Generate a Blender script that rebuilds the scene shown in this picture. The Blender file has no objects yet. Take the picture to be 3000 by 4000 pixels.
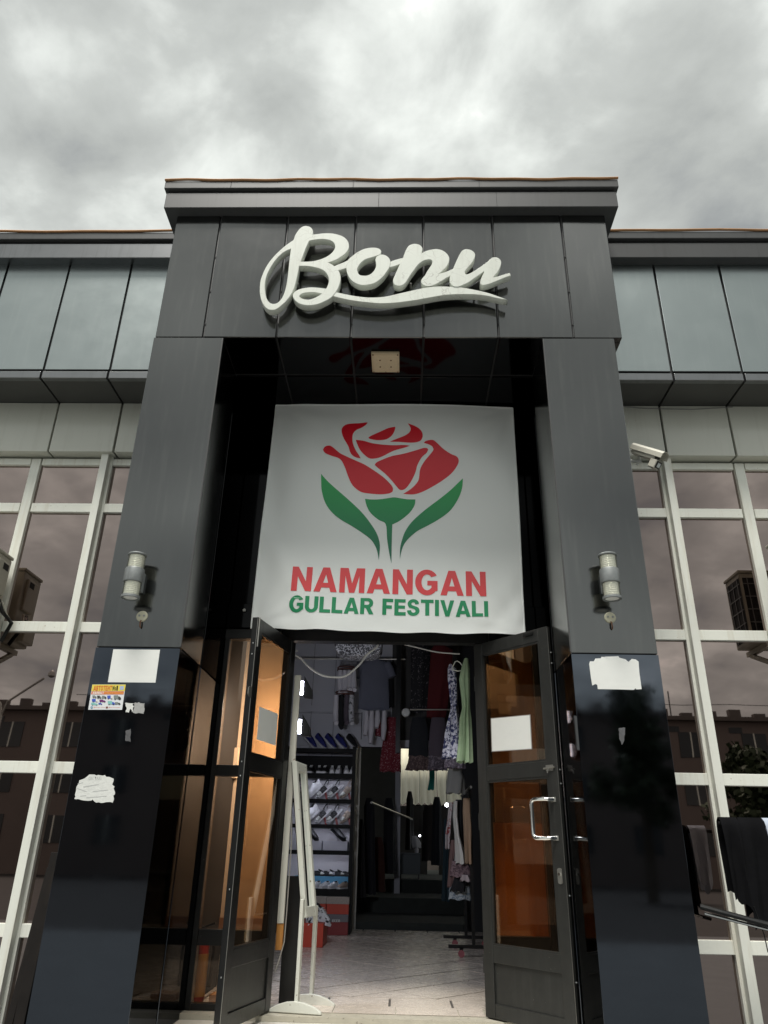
import bpy, math, random
from mathutils import Vector
random.seed(7)
PI = math.pi
R = math.radians
scn = bpy.context.scene
col = scn.collection

# ------------------------------------------------------------------ camera
CAM = Vector((0.164, -4.2, 0.0))
PITCH, YAW, ROLL, FPX = R(24.844), R(-1.697), R(1.203), 2878.16      # focal length in pixels of a 3000 px wide picture
FW = Vector((math.sin(YAW)*math.cos(PITCH), math.cos(YAW)*math.cos(PITCH), math.sin(PITCH)))
RT0 = Vector((math.cos(YAW), -math.sin(YAW), 0)); UP0 = RT0.cross(FW)
RT = math.cos(ROLL)*RT0 + math.sin(ROLL)*UP0
UP = -math.sin(ROLL)*RT0 + math.cos(ROLL)*UP0
cd = bpy.data.cameras.new('camera'); cam = bpy.data.objects.new('camera', cd); col.objects.link(cam)
from mathutils import Matrix
cam.matrix_world = Matrix(((RT.x, UP.x, -FW.x, CAM.x), (RT.y, UP.y, -FW.y, CAM.y), (RT.z, UP.z, -FW.z, CAM.z), (0, 0, 0, 1)))
cd.sensor_fit = 'HORIZONTAL'; cd.sensor_width = 36; cd.lens = 36*FPX/3000; cd.clip_start = .05; cd.clip_end = 2000
scn.camera = cam

# ------------------------------------------------------------------ sky, sun, exposure
EXPOSURE = 1.3
scn.view_settings.view_transform = 'Standard'; scn.view_settings.look = 'None'
scn.view_settings.exposure = EXPOSURE; scn.view_settings.gamma = 1
SUN_EL, SUN_AZ = R(64), R(196)          # azimuth measured from +Y clockwise: the sun stands behind the viewer
world = bpy.data.worlds.new('World'); scn.world = world; world.use_nodes = True
nt = world.node_tree; nt.nodes.clear()
def wn(t, **k):
    n = nt.nodes.new(t)
    for a, b in k.items(): setattr(n, a, b)
    return n
def wl(a, b): nt.links.new(a, b)
tc = wn('ShaderNodeTexCoord'); sep = wn('ShaderNodeSeparateXYZ'); wl(tc.outputs['Generated'], sep.inputs[0])
zc = wn('ShaderNodeMath', operation='MAXIMUM'); wl(sep.outputs[2], zc.inputs[0]); zc.inputs[1].default_value = 0.0
za = wn('ShaderNodeMath', operation='ADD'); wl(zc.outputs[0], za.inputs[0]); za.inputs[1].default_value = .30
dx = wn('ShaderNodeMath', operation='DIVIDE'); wl(sep.outputs[0], dx.inputs[0]); wl(za.outputs[0], dx.inputs[1])
dy = wn('ShaderNodeMath', operation='DIVIDE'); wl(sep.outputs[1], dy.inputs[0]); wl(za.outputs[0], dy.inputs[1])
cmb = wn('ShaderNodeCombineXYZ'); wl(dx.outputs[0], cmb.inputs[0]); wl(dy.outputs[0], cmb.inputs[1])
SKY_OFF = (-11.8088, 17.6390, 0.0)
mp = wn('ShaderNodeMapping'); wl(cmb.outputs[0], mp.inputs[0]); mp.inputs['Location'].default_value = SKY_OFF
mp.inputs['Scale'].default_value = (1.0, 1.0, 1)
n1 = wn('ShaderNodeTexNoise'); n1.inputs['Scale'].default_value = 2.3; n1.inputs['Detail'].default_value = 8; n1.inputs['Roughness'].default_value = .50; n1.inputs['Distortion'].default_value = .18
wl(mp.outputs[0], n1.inputs['Vector'])
n2 = wn('ShaderNodeTexNoise'); n2.inputs['Scale'].default_value = 6.0; n2.inputs['Detail'].default_value = 8; n2.inputs['Roughness'].default_value = .55; n2.inputs['Distortion'].default_value = .25
wl(mp.outputs[0], n2.inputs['Vector'])
mx = wn('ShaderNodeMath', operation='MULTIPLY_ADD'); wl(n2.outputs[0], mx.inputs[0]); mx.inputs[1].default_value = .50; 
wl(n1.outputs[0], mx.inputs[2])
rmp = wn('ShaderNodeValToRGB'); wl(mx.outputs[0], rmp.inputs[0])
K = 1/2**EXPOSURE
def sk(v, t=(.965, 1, .945)): return (v*K*t[0], v*K*t[1], v*K*t[2], 1)
e = rmp.color_ramp.elements
e[0].position = .57; e[0].color = sk(.37, (.955, 1, .985)); e[1].position = .94; e[1].color = sk(1.25, (1, 1, .95))
for p, v in ((.67, .53), (.76, .65), (.82, .82), (.885, 1.0)):
    q = e.new(p); q.color = sk(v)
sky = wn('ShaderNodeTexSky', sky_type='NISHITA'); sky.sun_disc = False; sky.sun_elevation = SUN_EL; sky.sun_rotation = SUN_AZ
skm = wn('ShaderNodeMix', data_type='RGBA', blend_type='MULTIPLY'); skm.inputs[0].default_value = 1; wl(sky.outputs[0], skm.inputs[6]); skm.inputs[7].default_value = (.06, .06, .06, 1)
mixs = wn('ShaderNodeMix', data_type='RGBA'); mixs.inputs[0].default_value = .94; wl(skm.outputs[2], mixs.inputs[6]); wl(rmp.outputs[0], mixs.inputs[7])
bg = wn('ShaderNodeBackground'); wl(mixs.outputs[2], bg.inputs[0]); bg.inputs[1].default_value = 1.0
wo = wn('ShaderNodeOutputWorld'); wl(bg.outputs[0], wo.inputs[0])
sd = bpy.data.lights.new('sun', 'SUN'); sd.energy = 1.5; sd.angle = R(20); sd.color = (1, .97, .91)
sun = bpy.data.objects.new('sun', sd); col.objects.link(sun)
sdir = Vector((math.sin(SUN_AZ)*math.cos(SUN_EL), math.cos(SUN_AZ)*math.cos(SUN_EL), math.sin(SUN_EL)))
sun.rotation_euler = sdir.to_track_quat('Z', 'Y').to_euler(); sun.location = sdir*30

# ------------------------------------------------------------------ measuring helpers (photo pixel + known depth -> place)
def ray(x, y): return (x-1500)*RT/FPX - (y-2000)*UP/FPX + FW
def at(x, y, Y):
    d = ray(x, y); return CAM + d*((Y-CAM.y)/d.y)
def onplane(x, y, p, n):
    d = ray(x, y); return CAM + d*((p-CAM).dot(n)/d.dot(n))

# ------------------------------------------------------------------ mesh helpers
def tag(o, label=None, cat=None, group=None, kind=None):
    if label: o['label'] = label
    if cat: o['category'] = cat
    if group: o['group'] = group
    if kind: o['kind'] = kind
    return o
def empty(name, loc=(0, 0, 0)):
    o = bpy.data.objects.new(name, None); o.location = loc; o.empty_display_size = .1; col.objects.link(o); return o
def panel_box(x0, x1, y0, y1, z0, z1, amp=.003):
    mb = MB().box(x0, x1, y0, y1, z0, z1); rnd = random.Random(int((x0+9)*1000+z0*77)); d = [rnd.uniform(-amp, amp) for _ in range(4)]
    for k, i in enumerate((0, 1, 4, 5)): v = mb.v[i]; mb.v[i] = (v[0], v[1]+d[k], v[2])
    return mb
class MB:
    def __init__(s): s.v = []; s.f = []
    def add(s, vs, fs):
        k = len(s.v); s.v += [tuple(p) for p in vs]; s.f += [tuple(i+k for i in f) for f in fs]; return s
    def box(s, x0, x1, y0, y1, z0, z1):
        return s.add([(x0,y0,z0),(x1,y0,z0),(x1,y1,z0),(x0,y1,z0),(x0,y0,z1),(x1,y0,z1),(x1,y1,z1),(x0,y1,z1)],
                     [(3,2,1,0),(4,5,6,7),(0,1,5,4),(1,2,6,5),(2,3,7,6),(3,0,4,7)])
    def bar(s, p, q, w, h=None, up=(0, 0, 1)):
        p, q = Vector(p), Vector(q); h = h or w; d = (q-p).normalized(); u = Vector(up)
        if abs(d.dot(u)) > .95: u = Vector((0, 1, 0))
        a = d.cross(u).normalized(); b = a.cross(d)
        vs = []
        for c in (p, q):
            for i, j in ((-1,-1),(1,-1),(1,1),(-1,1)): vs.append(c + a*i*w/2 + b*j*h/2)
        return s.add(vs, [(3,2,1,0),(4,5,6,7),(0,1,5,4),(1,2,6,5),(2,3,7,6),(3,0,4,7)])
    def tube(s, pts, r, n=8, caps=True):
        pts = [Vector(p) for p in pts]; m = len(pts); rs = r if isinstance(r, (list, tuple)) else [r]*m
        vs = []; prev = None
        for i, p in enumerate(pts):
            d = (pts[min(i+1, m-1)]-pts[max(i-1, 0)]).normalized()
            if prev is None:
                u = Vector((0, 0, 1)) if abs(d.z) < .9 else Vector((0, 1, 0)); a = d.cross(u).normalized()
            else: a = (prev - d*prev.dot(d)).normalized()
            prev = a; b = d.cross(a)
            for k in range(n):
                t = 2*PI*k/n; vs.append(p + (a*math.cos(t)+b*math.sin(t))*rs[i])
        fs = [(i*n+k, i*n+(k+1)%n, (i+1)*n+(k+1)%n, (i+1)*n+k) for i in range(m-1) for k in range(n)]
        if caps: fs += [tuple(reversed(range(n))), tuple(range((m-1)*n, m*n))]
        return s.add(vs, fs)
    def lathe(s, c, prof, n=20, axis='Z'):
        c = Vector(c); vs = []
        for r, h in prof:
            for k in range(n):
                t = 2*PI*k/n; x, y = r*math.cos(t), r*math.sin(t)
                vs.append(c + (Vector((x, y, h)) if axis == 'Z' else Vector((x, h, y)) if axis == 'Y' else Vector((h, x, y))))
        m = len(prof)
        fs = [(i*n+k, i*n+(k+1)%n, (i+1)*n+(k+1)%n, (i+1)*n+k) for i in range(m-1) for k in range(n)]
        fs += [tuple(reversed(range(n))), tuple(range((m-1)*n, m*n))]
        return s.add(vs, fs)
    def quad(s, a, b, c, d): return s.add([a, b, c, d], [(0, 1, 2, 3)])
    def slab(s, poly, off):
        n = len(poly); off = Vector(off); return s.add([Vector(p) for p in poly]+[Vector(p)+off for p in poly],
            [tuple(range(n)), tuple(reversed(range(n, 2*n)))]+[((i+1)%n, i, n+i, n+(i+1)%n) for i in range(n)])
    def build(s, name, mat, parent=None, smooth=False, bevel=0, flip=False):
        me = bpy.data.meshes.new(name); me.from_pydata(s.v, [], s.f)
        import bmesh
        bm = bmesh.new(); bm.from_mesh(me); bmesh.ops.recalc_face_normals(bm, faces=bm.faces); bm.to_mesh(me); bm.free()
        return obj(name, me, mat, parent, smooth, bevel)
def obj(name, me, mat, parent=None, smooth=False, bevel=0):
    me.materials.clear(); me.materials.append(mat)
    if smooth:
        me.polygons.foreach_set('use_smooth', [True]*len(me.polygons))
        try: me.set_sharp_from_angle(angle=R(40))
        except Exception: pass
    o = bpy.data.objects.new(name, me); col.objects.link(o)
    if parent is not None: attach(o, parent)
    if bevel:
        b = o.modifiers.new('bevel', 'BEVEL'); b.width = bevel; b.segments = 2; b.limit_method = 'ANGLE'; b.angle_limit = R(40)
    return o
def wmat(o):
    return wmat(o.parent) @ o.matrix_parent_inverse @ o.matrix_basis if o.parent else o.matrix_basis.copy()
def attach(o, parent):
    o.parent = parent; o.matrix_parent_inverse = wmat(parent).inverted()
def copy_tree(o, parent=None):
    c = o.copy(); col.objects.link(c); c.parent = parent
    for ch in list(o.children): copy_tree(ch, c)
    return c
def solid_quad(name, mat, parent, p0, p1, p2, p3, t=(0, .002, 0), **k):
    return MB().slab([p0, p1, p2, p3], t).build(name, mat, parent, **k)
def smooth_outline(pts, n=5, corner=52, closed=True):
    P = [Vector(p) for p in pts]; m = len(P); out = []
    def is_c(i):
        a = P[i]-P[i-1]; b = P[(i+1) % m]-P[i]
        if a.length < 1e-9 or b.length < 1e-9: return True
        return a.angle(b) > R(corner)
    cs = [is_c(i) for i in range(m)]
    for i in range(m):
        p1, p2 = P[i], P[(i+1) % m]
        p0 = p1 if cs[i] else P[i-1]; p3 = p2 if cs[(i+1) % m] else P[(i+2) % m]
        for k in range(n):
            t = k/n
            out.append(.5*((2*p1)+(p2-p0)*t+(2*p0-5*p1+4*p2-p3)*t*t+(-p0+3*p1-3*p2+p3)*t**3))
    return out
def flat_shape(outlines, depth=0, bevel=0):
    """outlines: list of closed 2-D outlines (holes included) -> mesh in the XY plane"""
    cu = bpy.data.curves.new('shape', 'CURVE'); cu.dimensions = '2D'; cu.fill_mode = 'BOTH'; cu.extrude = depth/2; cu.bevel_depth = bevel; cu.bevel_resolution = 0
    for ol in outlines:
        sp = cu.splines.new('POLY'); sp.points.add(len(ol)-1); sp.use_cyclic_u = True
        for q, p in zip(sp.points, ol): q.co = (p[0], p[1], 0, 1)
    o = bpy.data.objects.new('shape', cu); me = bpy.data.meshes.new_from_object(o)
    bpy.data.objects.remove(o); bpy.data.curves.remove(cu); return me
def text_shape(txt, offset=0, spacing=1.0, extrude=0, shear=0):
    cu = bpy.data.curves.new('text', 'FONT'); cu.body = txt; cu.offset = offset; cu.space_character = spacing; cu.extrude = extrude; cu.shear = shear; cu.resolution_u = 4
    o = bpy.data.objects.new('text', cu); col.objects.link(o); bpy.context.view_layer.update()
    me = bpy.data.meshes.new_from_object(o.evaluated_get(bpy.context.evaluated_depsgraph_get()))
    bpy.data.objects.remove(o); bpy.data.curves.remove(cu); return me
def fit_quad(me, bl, br, tr, tl, lift=(0, 0, 0)):
    xs = [v.co.x for v in me.vertices]; ys = [v.co.y for v in me.vertices]
    x0, x1, y0, y1 = min(xs), max(xs), min(ys), max(ys); lift = Vector(lift)
    for v in me.vertices:
        u, w = (v.co.x-x0)/(x1-x0), (v.co.y-y0)/(y1-y0)
        v.co = (bl*(1-u)+br*u)*(1-w)+(tl*(1-u)+tr*u)*w + lift
    return me

# ------------------------------------------------------------------ materials
def new_mat(name):
    m = bpy.data.materials.new(name); m.use_nodes = True; m.node_tree.nodes.clear(); return m, m.node_tree
def nd(t, ty, **k):
    n = t.nodes.new(ty)
    for a, b in k.items(): setattr(n, a, b)
    return n
def sset(n, **k):
    for a, b in k.items(): n.inputs[a.replace('_', ' ')].default_value = b
    return n
def rgb(c): return (c[0], c[1], c[2], 1)
def coords(t, scale=(1, 1, 1), kind='pos'):
    if kind == 'pos': g = nd(t, 'ShaderNodeNewGeometry').outputs['Position']
    else: g = nd(t, 'ShaderNodeTexCoord').outputs['Object']
    mp = nd(t, 'ShaderNodeMapping'); mp.inputs['Scale'].default_value = scale; t.links.new(g, mp.inputs[0]); return mp.outputs[0]
def noise(t, vec, scale, detail=4, rough=.55, dist=0):
    n = nd(t, 'ShaderNodeTexNoise'); t.links.new(vec, n.inputs['Vector']); n.inputs['Scale'].default_value = scale; n.inputs['Detail'].default_value = detail
    n.inputs['Roughness'].default_value = rough; n.inputs['Distortion'].default_value = dist; return n.outputs[0]
def ramp(t, fac, stops):
    r = nd(t, 'ShaderNodeValToRGB'); t.links.new(fac, r.inputs[0]); el = r.color_ramp.elements
    while len(el) < len(stops): el.new(.5)
    for q, (p, c) in zip(el, stops): q.position = p; q.color = c if len(c) == 4 else rgb(c)
    return r.outputs[0]
def mixc(t, fac, a, b, mode='MIX'):
    m = nd(t, 'ShaderNodeMix', data_type='RGBA', blend_type=mode)
    if isinstance(fac, (int, float)): m.inputs[0].default_value = fac
    else: t.links.new(fac, m.inputs[0])
    for s, i in ((a, 6), (b, 7)):
        if isinstance(s, (tuple, list)): m.inputs[i].default_value = rgb(s)
        else: t.links.new(s, m.inputs[i])
    return m.outputs[2]
def bumpn(t, h, strength, dist=.01):
    b = nd(t, 'ShaderNodeBump'); b.inputs['Strength'].default_value = strength; b.inputs['Distance'].default_value = dist; t.links.new(h, b.inputs['Height']); return b.outputs[0]
def M(name, c, rough=.5, metal=0, coat=0, var=.12, vscale=6, streak=None, bump=0, bscale=60, rvar=.0, speck=None, spec=.5, kind='pos', wav=0, edge=None):
    m, t = new_mat(name); p = nd(t, 'ShaderNodeBsdfPrincipled'); o = nd(t, 'ShaderNodeOutputMaterial'); t.links.new(p.outputs[0], o.inputs[0])
    v = coords(t, kind=kind)
    base = mixc(t, noise(t, v, vscale, 5), tuple(x*(1-var) for x in c), tuple(min(1, x*(1+var)) for x in c))
    if streak:
        sc, amt = streak
        sv = coords(t, (14, 14, .9), kind); f = ramp(t, noise(t, sv, 1.6, 6, .65), [(.52, (0, 0, 0)), (.80, (amt, amt, amt))]); base = mixc(t, f, base, sc)
    if speck:
        sc, size, thr, amt = speck
        f = ramp(t, noise(t, v, size, 2, .5), [(thr, (0, 0, 0)), (thr+.04, (amt, amt, amt))]); base = mixc(t, f, base, sc)
    t.links.new(base, p.inputs['Base Color']); sset(p, Roughness=rough, Metallic=metal); p.inputs['Specular IOR Level'].default_value = spec
    if coat: sset(p, Coat_Weight=coat, Coat_Roughness=.04)
    if edge is not None: p.inputs['Specular Tint'].default_value = (edge, edge, edge, 1)
    if rvar:
        r = nd(t, 'ShaderNodeMapRange'); t.links.new(noise(t, v, vscale*2.3, 6, .7), r.inputs[0]); r.inputs[1].default_value = .3; r.inputs[2].default_value = .75
        r.inputs[3].default_value = max(0, rough-rvar); r.inputs[4].default_value = rough+rvar; t.links.new(r.outputs[0], p.inputs['Roughness'])
    if bump or wav:
        h = noise(t, v, bscale, 4) if bump else noise(t, v, 1.3, 1)
        nrm = bumpn(t, h, bump or wav, .004 if bump else .02)
        t.links.new(nrm, p.inputs['Normal'])
        if coat: t.links.new(nrm, p.inputs['Coat Normal'])
    return m
def glass_mat(name, tint, refl, k=.12):
    m, t = new_mat(name); tr = nd(t, 'ShaderNodeBsdfTransparent'); tr.inputs[0].default_value = rgb(tint)
    g = nd(t, 'ShaderNodeBsdfGlossy'); g.inputs['Color'].default_value = rgb(refl); g.inputs['Roughness'].default_value = .015
    lw = nd(t, 'ShaderNodeLayerWeight'); lw.inputs[0].default_value = .5       # same on both faces of the pane
    pw = nd(t, 'ShaderNodeMath', operation='POWER'); t.links.new(lw.outputs['Facing'], pw.inputs[0]); pw.inputs[1].default_value = 4
    a = nd(t, 'ShaderNodeMath', operation='MULTIPLY_ADD', use_clamp=True); t.links.new(pw.outputs[0], a.inputs[0]); a.inputs[1].default_value = .5; a.inputs[2].default_value = k
    mx = nd(t, 'ShaderNodeMixShader'); t.links.new(a.outputs[0], mx.inputs[0]); t.links.new(tr.outputs[0], mx.inputs[1]); t.links.new(g.outputs[0], mx.inputs[2])
    o = nd(t, 'ShaderNodeOutputMaterial'); t.links.new(mx.outputs[0], o.inputs[0]); return m
def two_tone(name, c1, c2, scale, thr=.5, w=.04, rough=.8, dist=.6):
    m, t = new_mat(name); p = nd(t, 'ShaderNodeBsdfPrincipled'); o = nd(t, 'ShaderNodeOutputMaterial'); t.links.new(p.outputs[0], o.inputs[0])
    v = coords(t); b = ramp(t, noise(t, v, scale, 3, .6, dist), [(thr-w, c1), (thr+w, c2)]); t.links.new(b, p.inputs['Base Color']); sset(p, Roughness=rough)
    t.links.new(bumpn(t, noise(t, v, 30, 3), .4, .006), p.inputs['Normal']); return m
def emit(name, c, s):
    m, t = new_mat(name); e_ = nd(t, 'ShaderNodeEmission'); e_.inputs[0].default_value = rgb(c); e_.inputs[1].default_value = s
    o = nd(t, 'ShaderNodeOutputMaterial'); t.links.new(e_.outputs[0], o.inputs[0]); return m
def grad_print(name, c_top, c_bot, z0, z1, rough=.32):
    m, t = new_mat(name); p = nd(t, 'ShaderNodeBsdfPrincipled'); o = nd(t, 'ShaderNodeOutputMaterial'); t.links.new(p.outputs[0], o.inputs[0])
    g = nd(t, 'ShaderNodeNewGeometry'); s = nd(t, 'ShaderNodeSeparateXYZ'); t.links.new(g.outputs['Position'], s.inputs[0])
    r = nd(t, 'ShaderNodeMapRange'); t.links.new(s.outputs[2], r.inputs[0]); r.inputs[1].default_value = z0; r.inputs[2].default_value = z1
    t.links.new(ramp(t, r.outputs[0], [(0, c_bot), (1, c_top)]), p.inputs['Base Color']); sset(p, Roughness=rough); return m

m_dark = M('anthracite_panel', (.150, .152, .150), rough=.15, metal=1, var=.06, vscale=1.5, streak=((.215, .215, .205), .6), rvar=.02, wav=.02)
m_darkfl = M('anthracite_flashing', (.062, .063, .063), rough=.38, var=.12, vscale=3, streak=((.03, .03, .03), .5))
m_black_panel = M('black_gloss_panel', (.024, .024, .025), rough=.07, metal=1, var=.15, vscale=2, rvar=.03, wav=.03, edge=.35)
m_granite = M('polished_black_granite', (.088, .099, .118), rough=.05, metal=1, var=.08, vscale=3, speck=((.17, .18, .2), 190, .66, .35), rvar=.025, edge=.45)
m_groove = M('joint_black', (.012, .012, .013), rough=.7, var=.2)
m_wing = M('silver_blue_panel', (.325, .36, .358), rough=.32, metal=1, var=.05, vscale=1.6, streak=((.40, .43, .42), .4), rvar=.04, wav=.03)
m_wing_dark = M('graphite_trim', (.22, .225, .23), rough=.3, metal=1, var=.12, streak=((.12, .12, .12), .5))
m_soffit = M('soffit_panel', (.10, .10, .095), rough=.4, metal=.6, var=.1)
m_cream = M('cream_panel', (.62, .625, .55), rough=.3, coat=.6, var=.05, vscale=2, speck=((.2, .17, .12), 70, .72, .4), streak=((.42, .41, .34), .3))
m_bar = M('cream_frame_paint', (.85, .86, .78), rough=.35, var=.04, vscale=3, streak=((.50, .42, .28), .45), speck=((.33, .22, .12), 60, .72, .5))
m_bronze = M('bronze_mirror_glass', (.305, .248, .228), rough=.012, metal=1, var=.03, vscale=1, wav=.035)
m_copper = M('copper_trim', (.50, .27, .13), rough=.45, metal=.6, var=.2, vscale=12)
m_frame = M('black_frame_paint', (.007, .007, .007), rough=.35, var=.4, vscale=14, speck=((.30, .29, .27), 75, .78, .6), rvar=.08)
m_frame_grey = M('worn_grey_black_frame', (.020, .0205, .019), rough=.42, var=.4, vscale=20, speck=((.35, .34, .31), 90, .75, .6), streak=((.05, .05, .047), .5))
m_tint = glass_mat('tinted_door_glass', (.93, .81, .66), (.80, .68, .60), .17)
m_chrome = M('chrome', (.80, .81, .80), rough=.12, metal=1, var=.05)
m_steel = M('dull_steel', (.42, .41, .38), rough=.4, metal=.9, var=.2, vscale=40)
m_white_metal = M('white_enamel', (.72, .73, .70), rough=.4, var=.05)
m_paper = M('white_paper', (.78, .79, .76), rough=.65, var=.02, bump=.35, bscale=18)
m_torn = M('torn_paper', (.70, .71, .68), rough=.8, var=.12, vscale=30, bump=.5, bscale=60)
m_torn_grey = M('grey_paper_backing', (.38, .38, .37), rough=.9, var=.3, vscale=60)
m_cloth = M('banner_vinyl', (.90, .93, .91), rough=.25, var=.015, vscale=2, wav=.3)
m_red = M('print_red', (.76, .010, .026), rough=.3, var=.03, wav=.18)
m_textred = M('print_letter_red', (.82, .08, .09), rough=.3, var=.02, wav=.18)
m_green = grad_print('print_green_leaf', (.02, .43, .10), (.008, .15, .09), 1.98, 2.62, .3)
m_textgreen = M('print_letter_green', (.02, .29, .12), rough=.3, var=.03, wav=.18)
m_halo = M('print_white_edge', (.80, .81, .79), rough=.3, var=.01)

# ================================================================== SETTING
def plane_struct(name, x0, x1, y0, y1, z, mat, t=.05):
    return tag(MB().box(x0, x1, y0, y1, z-t, z).build(name, mat), kind='structure')
m_ground = M('asphalt_paving', (.045, .042, .04), rough=.85, var=.25, vscale=1.4, bump=.5, bscale=25)
m_stone = M('beige_threshold_stone', (.46, .43, .35), rough=.6, var=.2, vscale=16, speck=((.12, .1, .08), 45, .66, .6), bump=.4, bscale=50)
m_tile = M('floor_tile', (.68, .60, .52), rough=.28, var=.10, vscale=5, speck=((.16, .12, .10), 7, .74, .45), rvar=.1)
m_grout = M('tile_grout', (.10, .09, .08), rough=.9)
plane_struct('ground', -150, 150, -150, 60, -1.5, m_ground)
plane_struct('forecourt', -40, 40, -12.3, .3, -1.49, M('grey_paving', (.15, .16, .165), rough=.8, var=.2, vscale=2, bump=.4, bscale=30), .02)
land = plane_struct('entrance_landing', -1.125, 1.125, -1.35, .93, -.905, M('pale_landing_stone', (.60, .58, .52), rough=.6, var=.12, vscale=9, bump=.3, bscale=40), .6)  # landing extended forward and paled to bounce light up onto the banner
for i in range(3):
    plane_struct('entrance_step', -1.125, 1.125, -1.35-.32*(i+1), -1.352-.32*i, -1.05-.15*i, m_stone, .45)
thr = plane_struct('door_threshold', -1.125, 1.125, .932, 1.30, -.876, m_stone, .1)

Z0, ZS, ZF, ZC = -1.5, 3.303, 3.303, 4.466
shop = empty('shop_building', (0, 1, -1.5))
tag(shop, 'dark clad shop building with tall entrance portal, pale panelled wings and bronze windows', 'building')

# ---- portal
portal = MB().box(-1.60, 1.60, .012, 2.6, ZF+.012, 4.70).build('entrance_portal', m_groove, shop)
JX = [-1.2725, -.7507, -.2230, .2935, .8204, 1.3450]
FX = [-1.6155]+JX+[1.6815]
g = .008
for i in range(len(FX)-1):
    a, b = FX[i]+(g if i else 0), FX[i+1]-(g if i < len(FX)-2 else 0)
    panel_box(a, b, -.002, .05, ZF, ZC).build('cladding_panel', m_dark, portal, bevel=.004)
MB().box(FX[0], FX[0]+.05, .052, 2.6, ZF, ZC).build('side_cladding', m_dark, portal)
MB().box(FX[-1]-.05, FX[-1], .052, 2.6, ZF, ZC).build('side_cladding', m_dark, portal)
# light ribs inside the joints and their screws
for x in JX:
    MB().box(x+.001, x+.007, .004, .02, ZF+.01, ZC-.01).build('joint_strip', m_darkfl, portal)
    for z in (3.42, 3.72, 4.05): MB().lathe((x+.003, .003, z), [(.007, -.004), (.007, .004)], 8, 'Y').build('screw', m_groove, portal)
# cornice of the portal
cL, cR = FX[0]-.085, FX[-1]+.085
MB().box(cL, cR, -.085, 2.65, ZC, ZC+.155).build('cornice_fascia', m_darkfl, portal, bevel=.005)
MB().box(cL+.012, cR-.012, -.073, 2.64, ZC+.156, ZC+.182).build('cornice_groove', m_groove, portal)
MB().box(cL-.018, cR+.018, -.105, 2.67, ZC+.183, ZC+.262).build('cornice_cap', m_darkfl, portal, bevel=.006)
def wavy_trim(name, x0, x1, y, z, parent, seed):
    rnd = random.Random(seed); n = 40; ph = [rnd.uniform(0, 6) for _ in range(3)]
    pts = [(x0+(x1-x0)*i/n, y, z+.004*math.sin(i*.5+ph[0])+.003*math.sin(i*1.3+ph[1])) for i in range(n+1)]
    return MB().tube(pts, .011, 6).build(name, m_copper, parent, smooth=True)
wavy_trim('roof_edge_trim', cL-.02, cR+.02, -.108, ZC+.268, portal, 1)
MB().box(cL+.9+.75, cL+.9+.754, -.0865, -.084, ZC+.002, ZC+.154).build('fascia_joint', m_groove, portal)
MB().box(.85, .853, -.0865, -.084, ZC+.002, ZC+.154).build('fascia_joint', m_groove, portal)
for x in (-1.2, -.25, .72): MB().box(x, x+.004, -.1065, -.104, ZC+.185, ZC+.26).build('cap_joint', m_groove, portal)
# pillars
ZSEAM = 1.06
for s in (-1, 1):
    xo, xi = 1.6245*s, 1.13*s; x0, x1 = min(xo, xi), max(xo, xi)
    MB().box(x0, x1, 0, .466, ZSEAM+.004, ZF-.003).build('pillar_cladding', m_dark, portal, bevel=.004)
    MB().box(x0, x1, -.006, .466, Z0, ZSEAM-.003).build('pillar_granite', m_granite, portal, bevel=.0012)
    MB().box(x0+.012, x1-.012, .01, .46, ZSEAM-.01, ZSEAM+.01).build('pillar_seam', m_groove, portal)
    # inner half of the reveal
    xr0, xr1 = (x0, x1+.004) if s < 0 else (x0-.004, x1)
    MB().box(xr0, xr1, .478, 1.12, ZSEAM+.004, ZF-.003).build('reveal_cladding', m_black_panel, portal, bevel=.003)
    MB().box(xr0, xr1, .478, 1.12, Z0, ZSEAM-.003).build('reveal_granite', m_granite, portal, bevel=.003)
    MB().box(x0+.02, x1-.02, .46, .49, Z0, ZF-.02).build('reveal_joint', m_groove, portal)
    MB().box(x0, x1, 1.1, 1.9, Z0, ZF).build('pillar_core', m_groove, portal)
# edge beads on the inner corners of the pillars
for s in (-1, 1):
    MB().box(1.13*s-.004, 1.13*s+.004, -.004, .004, ZSEAM+.01, ZF-.01).build('corner_bead', m_darkfl, portal)
# soffit
SX = [-1.128]+JX[1:5]+[1.128]
for i in range(len(SX)-1):
    a, b = SX[i]+(g if i else 0), SX[i+1]-(g if i < len(SX)-2 else 0)
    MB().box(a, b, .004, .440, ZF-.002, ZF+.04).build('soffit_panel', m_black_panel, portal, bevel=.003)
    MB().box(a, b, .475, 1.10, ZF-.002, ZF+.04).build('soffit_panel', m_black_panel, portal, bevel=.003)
MB().box(-1.128, 1.128, .06, 1.10, ZF+.041, ZF+.07).build('soffit_backing', m_groove, portal)
# wall above the door
zs = at(1000, 1775, 1.05).z
BX = [-1.126, -.52, .1, .65, 1.126]
for i in range(4):
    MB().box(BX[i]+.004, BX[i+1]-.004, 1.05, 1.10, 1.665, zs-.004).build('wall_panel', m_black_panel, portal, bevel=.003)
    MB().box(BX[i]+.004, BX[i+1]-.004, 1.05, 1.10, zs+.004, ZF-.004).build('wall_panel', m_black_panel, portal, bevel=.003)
MB().box(-1.126, 1.126, 1.08, 1.16, 1.47, ZF).build('wall_backing', m_groove, portal)
MB().box(-1.125, 1.125, 1.00, 1.09, 1.470, 1.655).build('door_header', m_black_panel, portal, bevel=.004)
for x in (-1.0, -.80, .98): MB().lathe((x, .992, 1.60), [(.012, -.006), (.012, .004), (.006, .008)], 10, 'Y').build('bolt', m_steel, portal, smooth=True)

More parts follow.
